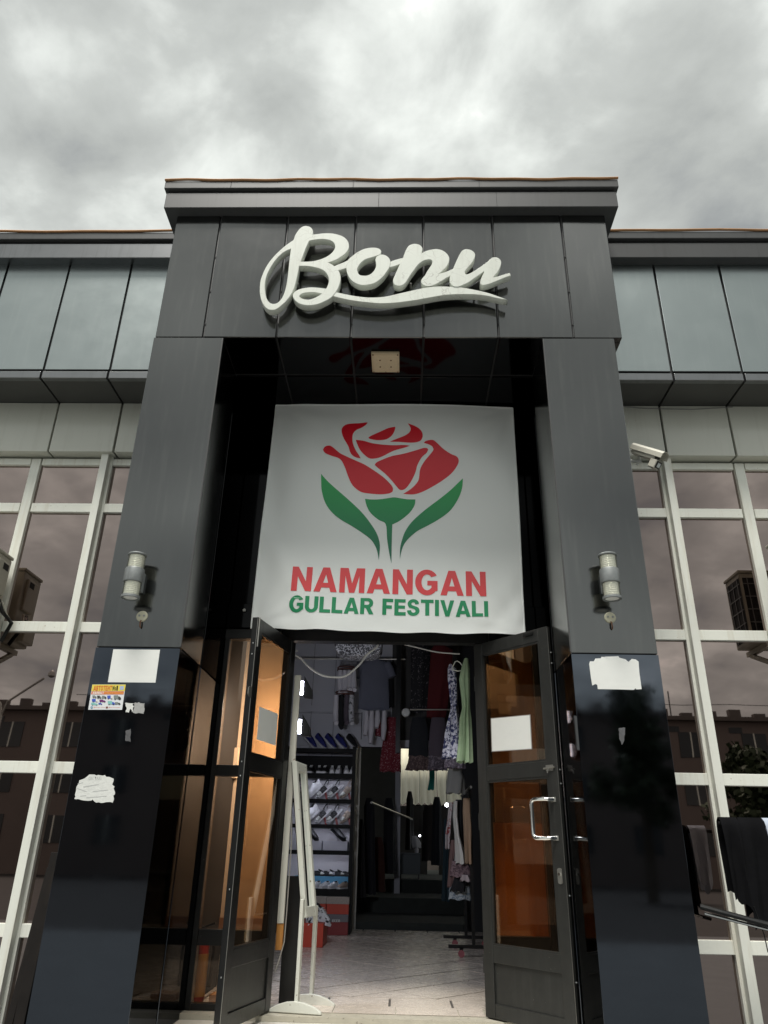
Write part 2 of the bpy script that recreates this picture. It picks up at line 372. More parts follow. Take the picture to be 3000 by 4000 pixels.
# ---- wings
GY = .89
bars_z = [2.365, 1.425, .472, -.468]
def wing(s):
    X = lambda a: a*s
    core = MB().box(min(X(1.66), X(8)), max(X(1.66), X(8)), .47, 2.6, 3.27, 4.62).build('wing', m_groove, shop)
    def bx(name, a, b, y0, y1, z0, z1, mat, **k):
        return (panel_box if name in ('frieze_panel', 'band_panel') else MB().box)(min(X(a), X(b)), max(X(a), X(b)), y0, y1, z0, z1).build(name, mat, core, **k)
    j0 = (2.307 if s > 0 else 2.31)
    js = []
    if s > 0: js = [at(2553, 1047, .45).x, at(2808, 1045, .45).x]
    else: js = [-at(514.6, 1040, .45).x, -at(273, 1042, .45).x]
    while js[-1] < 7.5: js.append(js[-1]+.522)
    xs = [1.63]+js
    for i in range(len(xs)-1):
        a, b = xs[i]+(g if i else 0), xs[i+1]-g
        bx('frieze_panel', a, b, .45, .48, 3.345, 4.41, m_wing, bevel=.004)
        bx('frieze_lip', a, b, .435, .48, 3.255, 3.318, m_wing_dark, bevel=.004)
        bx('soffit_panel', a, b, .482, .80, 3.258, 3.29, m_soffit, bevel=.003)
        a2, b2 = xs[i]+(g if i else 0), xs[i+1]-g
        bx('band_panel', a2, b2, .785, .83, 2.808, 3.256, m_cream, bevel=.004)
        bx('band_return', a2, b2, .832, .93, 2.812, 2.83, m_cream)
    bx('band_backing', 1.63, 8, .815, .90, 2.832, 3.25, m_groove)
    # cornice
    bx('cornice_fascia', 1.60, 8, .365, 2.6, 4.395, 4.548, m_wing_dark if s < 0 else m_darkfl, bevel=.005)
    bx('cornice_groove', 1.60, 8, .378, 2.6, 4.549, 4.578, m_groove)
    bx('cornice_cap', 1.60, 8, .345, 2.6, 4.579, 4.655, m_darkfl, bevel=.006)
    wavy_trim('roof_edge_trim', X(1.62), X(7.9), .342, 4.664, core, 5+s)
    # window wall: frames in front, one pane per opening
    mull = [1.64, 2.185, 2.752, 3.30, 3.86, 4.42, 4.98, 5.54, 6.1]
    for i, a in enumerate(mull[1:]):
        if i % 2 == 0:
            bx('mullion', a-.028, a+.028, GY-.075, GY+.03, -1.0, 2.822, m_bar, bevel=.003)
            bx('mullion_flange', a-.047, a+.047, GY-.018, GY+.03, -1.0, 2.812, m_bar, bevel=.002)
        else: bx('mullion', a-.036, a+.036, GY-.02, GY+.03, -1.0, 2.79, m_bar, bevel=.003)
    ws = [2.765]+bars_z+[-1.02]
    for k, z in enumerate(ws[:-1]):
        h = .028 if k == 0 else .037
        for i in range(len(mull)-1):
            w0 = .040 if i else 0
            bx('transom', mull[i]+w0+.005, mull[i+1]-.041-.006, GY-.016, GY+.03, z-h, z+h, m_bar, bevel=.003)
            bx('window_pane', mull[i]+.035, mull[i+1]-.035, GY+.012, GY+.02, ws[k+1]+.02, z-.02, m_bronze)
    bx('wall_base', 1.64, 8, GY-.03, GY+.3, -1.5, -1.02, m_granite)
    bx('window_backing', 1.64, 8, GY+.06, GY+.1, -1.0, 2.81, m_groove)
    return core
wL, wR = wing(-1), wing(1)
MB().box(-8, 8, 2.62, 14, 4.2, 4.5).build('roof_slab', m_groove, shop)

# ---- entrance screen with sidelights
DY = 1.05
screen = MB().box(-.72, .78, DY-.03, DY+.05, 1.385, 1.466).build('entrance_screen', m_frame, shop)
MB().box(-1.125, -.724, DY-.03, DY+.05, 1.395, 1.466).build('head_rail', m_frame, screen)
MB().box(.784, 1.125, DY-.03, DY+.05, 1.395, 1.466).build('head_rail', m_frame, screen)
for s, xin in ((-1, -.632), (1, .692)):
    a, b = (-1.125, xin) if s < 0 else (xin, 1.125)
    MB().box(a if s < 0 else b-.035, a+.035 if s < 0 else b, DY-.028, DY+.05, -.875, 1.394).build('post', m_frame, screen, bevel=.003)
    MB().box(xin-.062 if s < 0 else xin, xin if s < 0 else xin+.062, DY-.028, DY+.05, -.875, 1.384).build('jamb', m_frame, screen, bevel=.003)
    l, r_ = (a+.036, xin-.063) if s < 0 else (xin+.063, b-.036)
    for z0, z1 in ((.452, .523), (-.538, -.450), (-.874, -.84)):
        MB().box(l, r_, DY-.026, DY+.045, z0, z1).build('rail', m_frame, screen, bevel=.003)
    for z0, z1 in ((.523, 1.394), (-.45, .452), (-.84, -.538)):
        MB().box(l, r_, DY+.004, DY+.010, z0, z1).build('glass_pane', m_tint, screen)
# ------------------------------------------------------------------ SPLIT

# ================================================================== SIGN ON THE PORTAL
def sign_mat():
    m, t = new_mat('sign_white_cracked'); p = nd(t, 'ShaderNodeBsdfPrincipled'); o = nd(t, 'ShaderNodeOutputMaterial'); t.links.new(p.outputs[0], o.inputs[0])
    v = coords(t); w = nd(t, 'ShaderNodeVectorMath', operation='ADD'); nz = nd(t, 'ShaderNodeTexNoise'); nz.inputs['Scale'].default_value = 9; t.links.new(v, nz.inputs['Vector'])
    sc = nd(t, 'ShaderNodeVectorMath', operation='SCALE'); t.links.new(nz.outputs['Color'], sc.inputs[0]); sc.inputs['Scale'].default_value = .12
    t.links.new(v, w.inputs[0]); t.links.new(sc.outputs[0], w.inputs[1])
    vo = nd(t, 'ShaderNodeTexVoronoi', feature='DISTANCE_TO_EDGE'); vo.inputs['Scale'].default_value = 9; t.links.new(w.outputs[0], vo.inputs['Vector'])
    crack = ramp(t, vo.outputs['Distance'], [(.0, (1, 1, 1)), (.018, (0, 0, 0))]); mask = ramp(t, noise(t, v, 5, 3), [(.46, (0, 0, 0)), (.62, (.6, .6, .6))])
    f = mixc(t, 1.0, crack, mask, 'MULTIPLY')
    base = mixc(t, noise(t, v, 3, 5), (.62, .65, .585), (.72, .75, .68)); base = mixc(t, f, base, (.25, .24, .20))
    base = mixc(t, ramp(t, noise(t, coords(t, (16, 16, 1.4)), 1.6, 6, .65), [(.50, (0, 0, 0)), (.78, (.5, .5, .5))]), base, (.46, .46, .40))
    t.links.new(base, p.inputs['Base Color']); sset(p, Roughness=.45); return m
m_sign = sign_mat()
SY0, SY1 = -.105, -.045
def zA(p): q = at(1000+p[0]/4.1475, 860+p[1]/4.1475, SY0); return (q.x, q.z)
def zB(p): q = at(1300+p[0]/4.1475, 860+p[1]/4.1475, SY0); return (q.x, q.z)
def zCc(p): q = at(1650+p[0]/4.1475, 860+p[1]/4.1475, SY0); return (q.x, q.z)
def oline(f, pts, **k): return smooth_outline([Vector(f(p)).to_3d() for p in pts], **k)
B_out = oline(zA, [(820,95),(880,115),(915,160),(920,210),(905,235),(985,227),(1080,215),(1200,213),(1300,228),(1400,262),(1470,320),(1500,385),(1495,460),(1450,530),(1380,585),(1290,640),(1160,685),(1230,720),(1300,775),(1345,840),(1367,920),(1360,1000),(1330,1090),(1290,1160),(1225,1240),(1130,1300),(1000,1355),(860,1375),(740,1360),(650,1310),(604,1245),(606,1195),(645,1150),(720,1115),(850,1092),(960,1092),(1140,1110),(1172,1040),(1185,960),(1165,890),(1110,820),(1020,775),(900,748),(800,738),(695,738),(684,810),(665,900),(640,1010),(612,1100),(570,1190),(500,1290),(420,1370),(335,1432),(270,1450),(200,1440),(140,1390),(95,1310),(70,1210),(65,1120),(75,990),(110,880),(150,790),(210,690),(290,590),(380,500),(470,420),(560,355),(612,315),(635,250),(670,190),(720,130),(770,100)])
B_h1 = oline(zA, [(860,330),(920,318),(1040,303),(1150,308),(1220,330),(1268,370),(1285,415),(1275,470),(1230,530),(1150,590),(1060,630),(950,660),(850,672),(720,673),(735,630),(762,560),(800,460),(838,375)])
B_h2 = oline(zA, [(570,458),(480,495),(390,560),(300,660),(230,770),(180,870),(150,970),(138,1080),(150,1200),(180,1290),(230,1345),(290,1357),(350,1340),(410,1280),(450,1210),(480,1120),(500,1030),(515,930),(530,800),(545,650),(560,530)])
B_h3 = oline(zA, [(697,1228),(720,1200),(770,1178),(850,1165),(950,1165),(1075,1188),(1010,1230),(940,1265),(860,1287),(790,1283),(735,1265),(705,1246)])
c1 = oline(zA, [(1240,755),(1330,715),(1430,675),(1520,628),(1520,740),(1465,765),(1335,805),(1270,800)], n=2)
o_out = oline(zB, [(250,645),(320,580),(400,520),(500,470),(600,448),(690,447),(750,465),(780,500),(772,540),(740,562),(640,595),(540,625),(470,670),(420,730),(393,790),(400,840),(430,885),(490,900),(560,897),(620,870),(670,820),(700,760),(707,710),(695,650),(702,608),(735,576),(790,558),(850,570),(900,605),(925,650),(930,690),(912,765),(870,830),(800,920),(700,1000),(600,1035),(480,1048),(380,1020),(300,965),(250,890),(225,800),(225,730)])
c2 = oline(zB, [(910,680),(1010,640),(1135,607),(1150,690),(1080,705),(1000,735),(900,758)], n=2)
n_out = oline(zB, [(1120,650),(1150,580),(1185,490),(1230,420),(1290,388),(1350,385),(1410,405),(1445,445),(1448,490),(1430,545),(1500,505),(1560,485),(1641,470),(1702,470),(1772,490),(1832,530),(1872,580),(1884,630),(1872,690),(1832,760),(1772,820),(1697,880),(1802,848),(1892,815),(1970,780),(1975,840),(1912,890),(1832,935),(1752,985),(1652,1040),(1572,1065),(1502,1060),(1450,1030),(1434,985),(1452,945),(1492,900),(1532,830),(1572,770),(1607,715),(1617,670),(1602,645),(1562,632),(1502,640),(1450,662),(1380,715),(1330,780),(1270,860),(1220,940),(1180,1000),(1130,1045),(1070,1060),(1010,1045),(980,1000),(985,950),(1010,890),(1050,800),(1090,710)])
u_out = oline(zCc, [(500,790),(530,720),(570,630),(610,550),(650,495),(700,473),(760,478),(810,500),(845,540),(850,580),(830,640),(780,710),(720,780),(685,830),(690,870),(720,880),(780,860),(850,820),(940,760),(1040,690),(1120,620),(1170,602),(1220,612),(1260,645),(1273,690),(1260,750),(1220,830),(1170,890),(1140,930),(1200,920),(1300,890),(1410,858),(1428,895),(1330,930),(1220,975),(1120,1015),(1020,1045),(965,1048),(940,1020),(945,980),(965,920),(1000,850),(990,830),(940,870),(850,930),(750,1000),(660,1045),(580,1075),(510,1070),(460,1030),(445,980),(450,910),(475,850)])
sw = oline(zB, [(-20,1215),(35,1158),(130,1180),(300,1215),(450,1238),(580,1248),(750,1245),(900,1225),(1050,1190),(1250,1145),(1400,1110),(1551,1082),(1651,1073),(1771,1069),(1901,1074),(2051,1082),(2201,1105),(2351,1135),(2501,1170),(2651,1220),(2806,1276),(2651,1252),(2531,1222),(2401,1202),(2301,1193),(2151,1190),(2001,1192),(1851,1200),(1701,1220),(1551,1248),(1451,1265),(1350,1285),(1200,1305),(1050,1325),(900,1335),(750,1337),(600,1325),(450,1310),(300,1288),(150,1258)], n=3)
sign = empty('script_sign', (0, -.045, 3.45)); tag(sign, 'large white raised script lettering with a flourish on the dark portal', 'sign')
def sign_part(name, ols, dy=0, label=None):
    me = flat_shape(ols, SY1-SY0-.004, .002)
    yc = (SY0+SY1)/2+dy
    for v in me.vertices: x, y, z = v.co; v.co = (x, yc-z, y)
    o = obj(name, me, m_sign, sign)
    if label: o['label'] = label
    return o
sign_part('letter', [B_out, B_h1, B_h2, B_h3], 0, 'looped capital B of the script sign')
sign_part('letter', [o_out], 0, 'letter o of the script sign')
sign_part('letter', [n_out], 0, 'letter n of the script sign')
sign_part('letter', [u_out], -.0012, 'letter u of the script sign')
sign_part('connecting_stroke', [c1], .003); sign_part('connecting_stroke', [c2], .003)
sign_part('underline_flourish', [sw], .0035, 'long curved flourish under the letters')
for x, z in ((-.62, 3.75), (-.35, 3.6), (-.1, 3.75), (.2, 3.75), (.42, 3.7), (.66, 3.65)):
    MB().tube([(x, -.05, z), (x, .0, z)], .008, 6).build('standoff', m_steel, sign)

# ================================================================== BANNER
BY = .84
banner = empty('festival_banner', (0.05, BY, 1.37)); tag(banner, 'square white vinyl banner with a red rose hung above the door', 'banner')
bTL, bTR, bBR, bBL = at(1077, 1577, BY), at(2003, 1589, BY), at(2052, 2474, BY), at(979, 2452, BY)
def bdisp(u, w):
    return 1.7*(.010*math.sin(u*5.1+w*2.0)*math.sin(w*3.3+.4) + .006*math.sin(u*11+w*7)*(abs(u-.5)*2)**3 + .010*math.exp(-((w-.03)/.06)**2)*math.sin(u*23)*.35
            - .012*math.exp(-((u-.02)/.07)**2) + sum(.005*math.sin(math.atan2(w-b_, abs(u-a_)+.001)*13+a_*3)*math.exp(-math.hypot(u-a_, w-b_)/.13)*min(1, math.hypot(u-a_, w-b_)/.03) for a_, b_ in ((0, 0), (1, 0), (0, 1), (1, 1))) + .004*math.sin(u*2.2+w*9+1)*math.sin(u*7) + .006*math.exp(-((u+w*.6-.25)/.05)**2) - .005*math.exp(-((u-w*.8-.86)/.04)**2))
def bpt(u, w): return (bBL*(1-u)+bBR*u)*(1-w)+(bTL*(1-u)+bTR*u)*w
def buv(p):
    # invert the bilinear map well enough for a nearly rectangular sheet
    u = w = .5
    for _ in range(6):
        q = bpt(u, w); du = (bpt(u+.01, w)-q)*100; dw = (bpt(u, w+.01)-q)*100; d = p-q
        det = du.x*dw.z-du.z*dw.x; u += (d.x*dw.z-d.z*dw.x)/det; w += (du.x*d.z-du.z*d.x)/det
    return u, w
NU, NW = 64, 60
sheet = MB()
for j in range(NW+1):
    for i in range(NU+1):
        u, w = i/NU, j/NW
        p = bpt(u, w); sag = -.012*math.sin(PI*u)*(1-w)**6 + .004*math.sin(u*31)*(1-w)**12
        sheet.v.append((p.x, BY-bdisp(u, w), p.z+sag))
sheet.f = [(j*(NU+1)+i, j*(NU+1)+i+1, (j+1)*(NU+1)+i+1, (j+1)*(NU+1)+i) for j in range(NW) for i in range(NU)]
so = sheet.build('vinyl_sheet', m_cloth, banner, smooth=True)
sm = so.modifiers.new('thick', 'SOLIDIFY'); sm.thickness = .002; sm.offset = 1 if so.data.polygons[0].normal.y < 0 else -1
so.modifiers.remove(sm)
# hem welts and the tube frame that carries the sheet
for a, b in (((0, 0), (0, 1)), ((1, 0), (1, 1)), ((0, 1), (1, 1))):
    pts = []
    for k in range(25):
        u = a[0]+(b[0]-a[0])*k/24; w = a[1]+(b[1]-a[1])*k/24; p = bpt(u, w); pts.append((p.x, BY-bdisp(u, w)+.004, p.z))
    MB().tube(pts, .0075, 6).build('hem', m_cloth, banner, smooth=True)
for (u0, w0), (u1, w1) in (((.01, .02), (.01, .99)), ((.99, .02), (.99, .99)), ((.01, .985), (.99, .985)), ((.01, .07), (.99, .07))):
    p, q = bpt(u0, w0), bpt(u1, w1); MB().bar((p.x, BY+.045, p.z), (q.x, BY+.045, q.z), .025).build('frame_tube', m_steel, banner)
for u in (.05, .95):
    for w in (.1, .95):
        p = bpt(u, w); MB().bar((p.x, BY+.05, p.z), (p.x, 1.06, p.z), .02).build('frame_stay', m_steel, banner)
def zR(p): return Vector((1200+p[0]/2.37, 1600+p[1]/2.37))
def subdivide(me, cuts_len=.05):
    import bmesh
    bm = bmesh.new(); bm.from_mesh(me); bmesh.ops.triangulate(bm, faces=bm.faces)
    for _ in range(5):
        es = [e_ for e_ in bm.edges if e_.calc_length() > cuts_len]
        if not es: break
        bmesh.ops.subdivide_edges(bm, edges=es, cuts=1); bmesh.ops.triangulate(bm, faces=bm.faces)
    bm.to_mesh(me); bm.free()
def drape(me, lift):
    for v in me.vertices:
        p = Vector((v.co.x, BY, v.co.z)); u, w = buv(p)
        sag = -.012*math.sin(PI*u)*(1-w)**6 + .004*math.sin(u*31)*(1-w)**12
        v.co = (p.x, BY-bdisp(u, w)-lift, p.z+sag)
def printed(name, pts, mat, label=None, lift=.0022):
    ol = smooth_outline([Vector((at(*zR(p), BY).x, at(*zR(p), BY).z, 0)) for p in pts], n=5)
    me = flat_shape([ol]); 
    for v in me.vertices: v.co = (v.co.x, BY, v.co.y)
    subdivide(me); drape(me, lift); o = obj(name, me, mat, banner, smooth=True)
    if label: o['label'] = label
    return o
petals = [
 [(560,123),(540,121),(480,128),(420,130),(360,140),(325,170),(320,210),(340,270),(380,340),(400,400),(425,430),(460,448),(495,453),(480,425),(450,380),(425,320),(418,270),(425,225),(455,190),(500,170),(540,145)],
 [(815,163),(750,175),(680,205),(600,240),(568,258),(580,272),(640,283),(700,282),(745,270),(785,240),(810,195)],
 [(930,133),(990,155),(1035,180),(1063,215),(1068,255),(1050,288),(1010,303),(950,307),(850,300),(765,298),(820,275),(900,245),(945,215),(958,185),(950,160)],
 [(450,282),(520,290),(600,312),(700,325),(800,330),(900,328),(950,335),(900,352),(800,380),(700,430),(640,450),(580,453),(530,420),(490,375),(465,325)],
 [(205,338),(240,355),(300,405),(370,440),(450,475),(530,510),(620,565),(700,620),(760,675),(793,720),(790,755),(755,773),(680,782),(580,778),(500,765),(440,725),(405,680),(375,610),(350,540),(320,480),(285,452),(230,435),(170,410),(147,380),(165,350)],
 [(1120,370),(1112,358),(1080,355),(1020,372),(900,405),(780,430),(690,465),(640,490),(625,512),(650,535),(720,590),(780,650),(830,710),(855,735),(885,737),(920,715),(960,660),(1000,580),(1020,510),(1060,440),(1105,400)],
 [(1080,310),(1100,292),(1160,284),(1200,310),(1260,365),(1330,410),(1385,435),(1403,475),(1380,530),(1330,590),(1250,650),(1150,710),(1060,755),(980,777),(888,774),(950,735),(1000,690),(1032,640),(1045,550),(1075,490),(1110,445),(1150,400),(1168,370),(1155,340),(1120,322)]]
for p in petals: printed('rose_petal', p, m_red)
printed('rose_calyx', [(535,828),(600,833),(680,828),(760,815),(805,808),(860,815),(930,824),(1002,824),(995,875),(960,935),(910,985),(850,1030),(788,1062),(785,1150),(782,1280),(780,1425),(760,1330),(740,1200),(727,1060),(660,1020),(590,960),(550,890)], m_green)
printed('rose_leaf', [(131,603),(180,660),(250,725),(350,810),(440,890),(520,970),(590,1060),(640,1140),(668,1220),(673,1290),(663,1395),(650,1320),(630,1265),(590,1205),(520,1150),(420,1085),(300,1015),(220,945),(165,860),(137,760),(131,680)], m_green)
printed('rose_leaf', [(1442,632),(1438,700),(1420,770),(1380,850),(1320,930),(1230,1000),(1120,1065),(1020,1120),(940,1190),(895,1250),(870,1320),(858,1385),(860,1290),(875,1215),(905,1130),(960,1045),(1040,965),(1130,890),(1230,815),(1330,735),(1400,670)], m_green)

# heavy block capitals, drawn on a 10 x 14 grid
def arc(cx, cy, rx, ry, a0, a1, n=14): return [(cx+rx*math.cos(R(a0+(a1-a0)*k/n)), cy+ry*math.sin(R(a0+(a1-a0)*k/n))) for k in range(n+1)]
GLY = {
 'N': (10.6, [[(0,0),(3.1,0),(3.1,8.4),(7.5,0),(10.6,0),(10.6,14),(7.5,14),(7.5,5.6),(3.1,14),(0,14)]]),
 'A': (12.2, [[(0,0),(3.3,0),(4.0,2.4),(8.2,2.4),(8.9,0),(12.2,0),(7.9,14),(4.3,14)], [(4.75,5.1),(7.45,5.1),(6.1,10)]]),
 'M': (13.2, [[(0,0),(2.9,0),(2.9,9.6),(5.2,0),(8.0,0),(10.3,9.6),(10.3,0),(13.2,0),(13.2,14),(8.8,14),(6.6,5.2),(4.4,14),(0,14)]]),
 'U': (10.8, [[(0,14),(0,5.2)]+arc(5.4,5.2,5.4,5.5,180,360)+[(10.8,14),(7.5,14),(7.5,5.0)]+arc(5.4,5.0,2.1,2.5,0,-180)+[(3.3,14)]]),
 'L': (9.0, [[(0,0),(9.0,0),(9.0,2.9),(3.3,2.9),(3.3,14),(0,14)]]),
 'F': (8.8, [[(0,0),(3.3,0),(3.3,5.5),(7.8,5.5),(7.8,8.3),(3.3,8.3),(3.3,11.2),(8.8,11.2),(8.8,14),(0,14)]]),
 'E': (9.3, [[(0,0),(9.3,0),(9.3,2.9),(3.3,2.9),(3.3,5.8),(8.6,5.8),(8.6,8.5),(3.3,8.5),(3.3,11.2),(9.1,11.2),(9.1,14),(0,14)]]),
 'T': (10.4, [[(3.55,0),(6.85,0),(6.85,11.1),(10.4,11.1),(10.4,14),(0,14),(0,11.1),(3.55,11.1)]]),
 'I': (3.3, [[(0,0),(3.3,0),(3.3,14),(0,14)]]),
 'V': (11.4, [[(4.1,0),(7.3,0),(11.4,14),(8.1,14),(5.7,4.6),(3.3,14),(0,14)]]),
 'R': (11.0, [[(0,0),(3.3,0),(3.3,5.4),(4.6,5.3),(7.2,0),(11.0,0),(8.2,5.6)]+arc(6.4,9.75,4.1,4.25,-58,90)+[(0,14)], [(3.3,8.1),(6.0,8.1)]+arc(6.0,9.7,1.35,1.6,-80,80)+[(6.0,11.3),(3.3,11.3)]]),
 'G': (12.0, [arc(6.2,7,6.2,7.3,33,318,26)+[(11.8,2.4),(11.8,7.9),(6.4,7.9),(6.4,5.3),(8.6,5.3),(8.6,3.6)]+arc(6.3,7,2.95,4.5,-42,-318,22)]),
 'S': (10.2, [[(9.6,10.0)]+arc(5.1,10.05,4.7,4.2,20,205,16)+[(1.6,6.9),(4.2,6.15),(6.1,5.4),(6.8,4.4)]+arc(5.2,3.9,1.7,1.5,0,-175,8)+[(3.3,4.7),(0,4.4)]+arc(5.1,4.15,5.1,4.4,182,360+38,20)+[(8.0,7.6),(5.4,8.5),(3.8,9.1),(3.5,9.9)]+arc(5.0,10.2,1.5,1.3,170,10,8)+[(6.5,9.75)]]),
}
GLY['H'] = (10.6, [[(0,0),(3.2,0),(3.2,5.6),(7.4,5.6),(7.4,0),(10.6,0),(10.6,14),(7.4,14),(7.4,8.5),(3.2,8.5),(3.2,14),(0,14)]])
GLY['O'] = (11.6, [arc(5.8,7,5.8,7.2,0,345,23), arc(5.8,7,2.6,4.4,0,345,23)])
GLY['B'] = (10.4, [[(0,0),(6.0,0)]+arc(6.2,4,4.2,4,-90,60,12)+arc(5.8,10.4,4.0,3.6,-45,90,10)+[(0,14)], [(3.2,2.7),(5.6,2.7)]+arc(5.6,4.2,1.5,1.5,-80,80,6)+[(5.6,5.7),(3.2,5.7)], [(3.2,8.4),(5.2,8.4)]+arc(5.2,9.85,1.4,1.45,-80,80,6)+[(5.2,11.3),(3.2,11.3)]])
GLY['X'] = (11.0, [[(0,0),(3.6,0),(5.5,3.9),(7.4,0),(11,0),(7.4,7.2),(10.7,14),(7.2,14),(5.5,10.5),(3.8,14),(.3,14),(3.6,7.2)]])
GLY['K'] = (11.0, [[(0,0),(3.3,0),(3.3,3.6),(4.9,5.4),(7.2,0),(11.0,0),(7.2,7.9),(10.8,14),(7.0,14),(3.3,7.9),(3.3,14),(0,14)]])
GLY['C'] = (11.0, [arc(6.0,7,6.0,7.3,42,318,24)+arc(6.3,7,2.95,4.5,-45,-315,20)])
def word(txt, bl, br, tr, tl, mat, parent, name, gap=1.25, space=4.5, post=None, label=None, lift=(0, 0, 0), one=False):
    """one mesh per letter, fitted to the quad"""
    tot = 0; pos = []
    for ch in txt:
        if ch == ' ': tot += space; continue
        pos.append((ch, tot)); tot += GLY[ch][0]+gap
    tot -= gap; out = []
    lift = Vector(lift); meshes = []
    for ch, x0 in pos:
        me = flat_shape([[(p[0], p[1]) for p in ol] for ol in GLY[ch][1]])
        for v in me.vertices:
            u, w = (v.co.x+x0)/tot, v.co.y/14
            v.co = (bl*(1-u)+br*u)*(1-w)+(tl*(1-u)+tr*u)*w + lift
        if post: post(me)
        meshes.append(me)
    if one:
        mb = MB()
        for me in meshes: mb.add([tuple(v.co) for v in me.vertices], [tuple(f.vertices) for f in me.polygons])
        return mb.build(name, mat, parent)
    for me in meshes: out.append(obj(name, me, mat, parent))
    return out
def zT(x, y): return at(1100+x/1.8433, 2180+y/1.8433, BY)
def bp(me): subdivide(me, .08); drape(me, .0025)
word('NAMANGAN', zT(69, 240), zT(1476, 270), zT(1470, 93), zT(85, 66), m_textred, banner, 'letter', post=bp)
word('GULLAR FESTIVALI', zT(53, 388), zT(1490, 418), zT(1487, 305), zT(62, 275), m_textgreen, banner, 'letter', gap=1.1, space=6, post=bp)

# ================================================================== WALL LAMPS, HOOKS, SOFFIT LIGHT, CAMERA
m_lampglass = glass_mat('ribbed_lamp_glass', (.95, .95, .91), (.9, .9, .86), .10)
m_lampcore = M('frosted_lamp_core', (.90, .90, .86), rough=.4, var=.04, vscale=30)
m_galv = M('weathered_zinc', (.27, .285, .285), rough=.5, metal=.5, var=.25, vscale=40, streak=((.12, .12, .12), .6))
def wall_lamp(x, zc_, label):
    root = empty('wall_lamp', (x, -.0, zc_)); tag(root, label, 'wall lamp', 'up and down wall lamps on the portal pillars')
    y = -.115; r = .05
    MB().box(x-.028, x+.028, -.030, .0, zc_-.07, zc_+.05).build('back_plate', m_galv, root, bevel=.004)
    MB().box(x-.016, x+.016, y+.03, -.028, zc_-.03, zc_+.02).build('arm', m_galv, root)
    MB().lathe((x, y, zc_), [(r+.004, -.042), (r+.006, -.036), (r+.006, .036), (r+.004, .042)], 28).build('middle_band', m_galv, root, smooth=True)
    for s in (-1, 1):
        prof = []
        for k in range(9):
            h = .040+k*.0095; prof += [(r-.004, h), (r+.0005, h+.0025), (r+.0005, h+.006), (r-.004, h+.0078)]
        prof = [(a, s*b) for a, b in prof]
        MB().lathe((x, y, zc_), prof if s > 0 else prof[::-1], 28).build('ribbed_glass', m_lampglass, root, smooth=True)
        c = [(q_, s*(.040+.0055*k_)) for k_ in range(16) for q_ in ((.0445,) if k_ % 2 else (.037,))]
        MB().lathe((x, y, zc_), c if s > 0 else c[::-1], 20).build('core', m_lampcore, root, smooth=True)
        c = [(r+.004, s*.126), (r+.005, s*.132), (r+.001, s*.137), (r-.008, s*.1375)]
        if s > 0: MB().lathe((x, y, zc_), c, 28).build('end_cap', m_galv, root, smooth=True)
        else:
            ring = MB(); n = 28
            prof2 = [(r-.008, -.125), (r+.004, -.125), (r+.004, -.139), (r-.008, -.139)]
            for rr, h in prof2:
                for k in range(n): t = 2*PI*k/n; ring.v.append((x+rr*math.cos(t), y+rr*math.sin(t), zc_+h))
            ring.f = [(i*n+k, i*n+(k+1) % n, ((i+1) % 4)*n+(k+1) % n, ((i+1) % 4)*n+k) for i in range(4) for k in range(n)]
            ring.build('end_ring', m_galv, root, smooth=True)
            MB().lathe((x, y, zc_), [(r-.010, -.134), (r-.010, -.129)], 24).build('lens', m_lampcore, root, smooth=True)
    return root
wall_lamp(-1.429, 1.462, 'weathered grey wall lamp with two ribbed glass tubes on the left pillar')
wall_lamp(1.368, 1.49, 'weathered grey wall lamp with two ribbed glass tubes on the right pillar')
m_ivory = M('aged_ivory_plastic', (.55, .53, .40), rough=.5, var=.1, vscale=40)
m_rust = M('rusty_steel', (.16, .075, .04), rough=.8, var=.4, vscale=60)
def hook(x, z, label):
    root = empty('cable_rosette', (x, 0, z)); tag(root, label, 'wall plate', 'small round plates below the wall lamps')
    MB().lathe((x, 0, z), [(.0, -.008), (.030, -.008), (.034, -.003), (.034, -.0005)], 20, 'Y').build('plate', m_ivory, root, smooth=True)
    for dx_ in (-.014, .014): MB().lathe((x+dx_, -.008, z+.003), [(.006, -.003), (.006, .001)], 8, 'Y').build('screw', m_galv, root)
    MB().tube([(x, -.008, z-.026), (x+.001, -.018, z-.04), (x+.002, -.018, z-.062), (x+.004, -.008, z-.07)], .0045, 6).build('wire_stub', m_rust, root, smooth=True)
hook(-1.384, 1.248, 'small round ivory plate with wire stub under the left wall lamp')
hook(1.376, 1.276, 'small round ivory plate with wire stub under the right wall lamp')
sl = empty('soffit_light', (.02, .27, ZF-.003)); tag(sl, 'square yellowed ceiling light panel under the portal soffit', 'ceiling light')
MB().box(-.082, .122, .153, .387, ZF-.022, ZF-.0025).build('housing', M('yellowed_plastic', (.62, .50, .33), rough=.5, var=.12, vscale=30), sl, bevel=.004)
MB().box(-.068, .108, .167, .373, ZF-.026, ZF-.0225).build('diffuser', M('yellowed_diffuser', (.66, .54, .36), rough=.5, var=.15, vscale=50), sl, bevel=.002)
for x, y in ((-.07, .165), (.11, .165), (-.07, .375), (.11, .375), (-.02, .23), (.06, .23), (-.02, .31), (.06, .31), (.02, .375)):
    MB().lathe((x, y, ZF-.0275), [(.006, -.002), (.006, .002)], 8).build('screw', m_rust, sl)
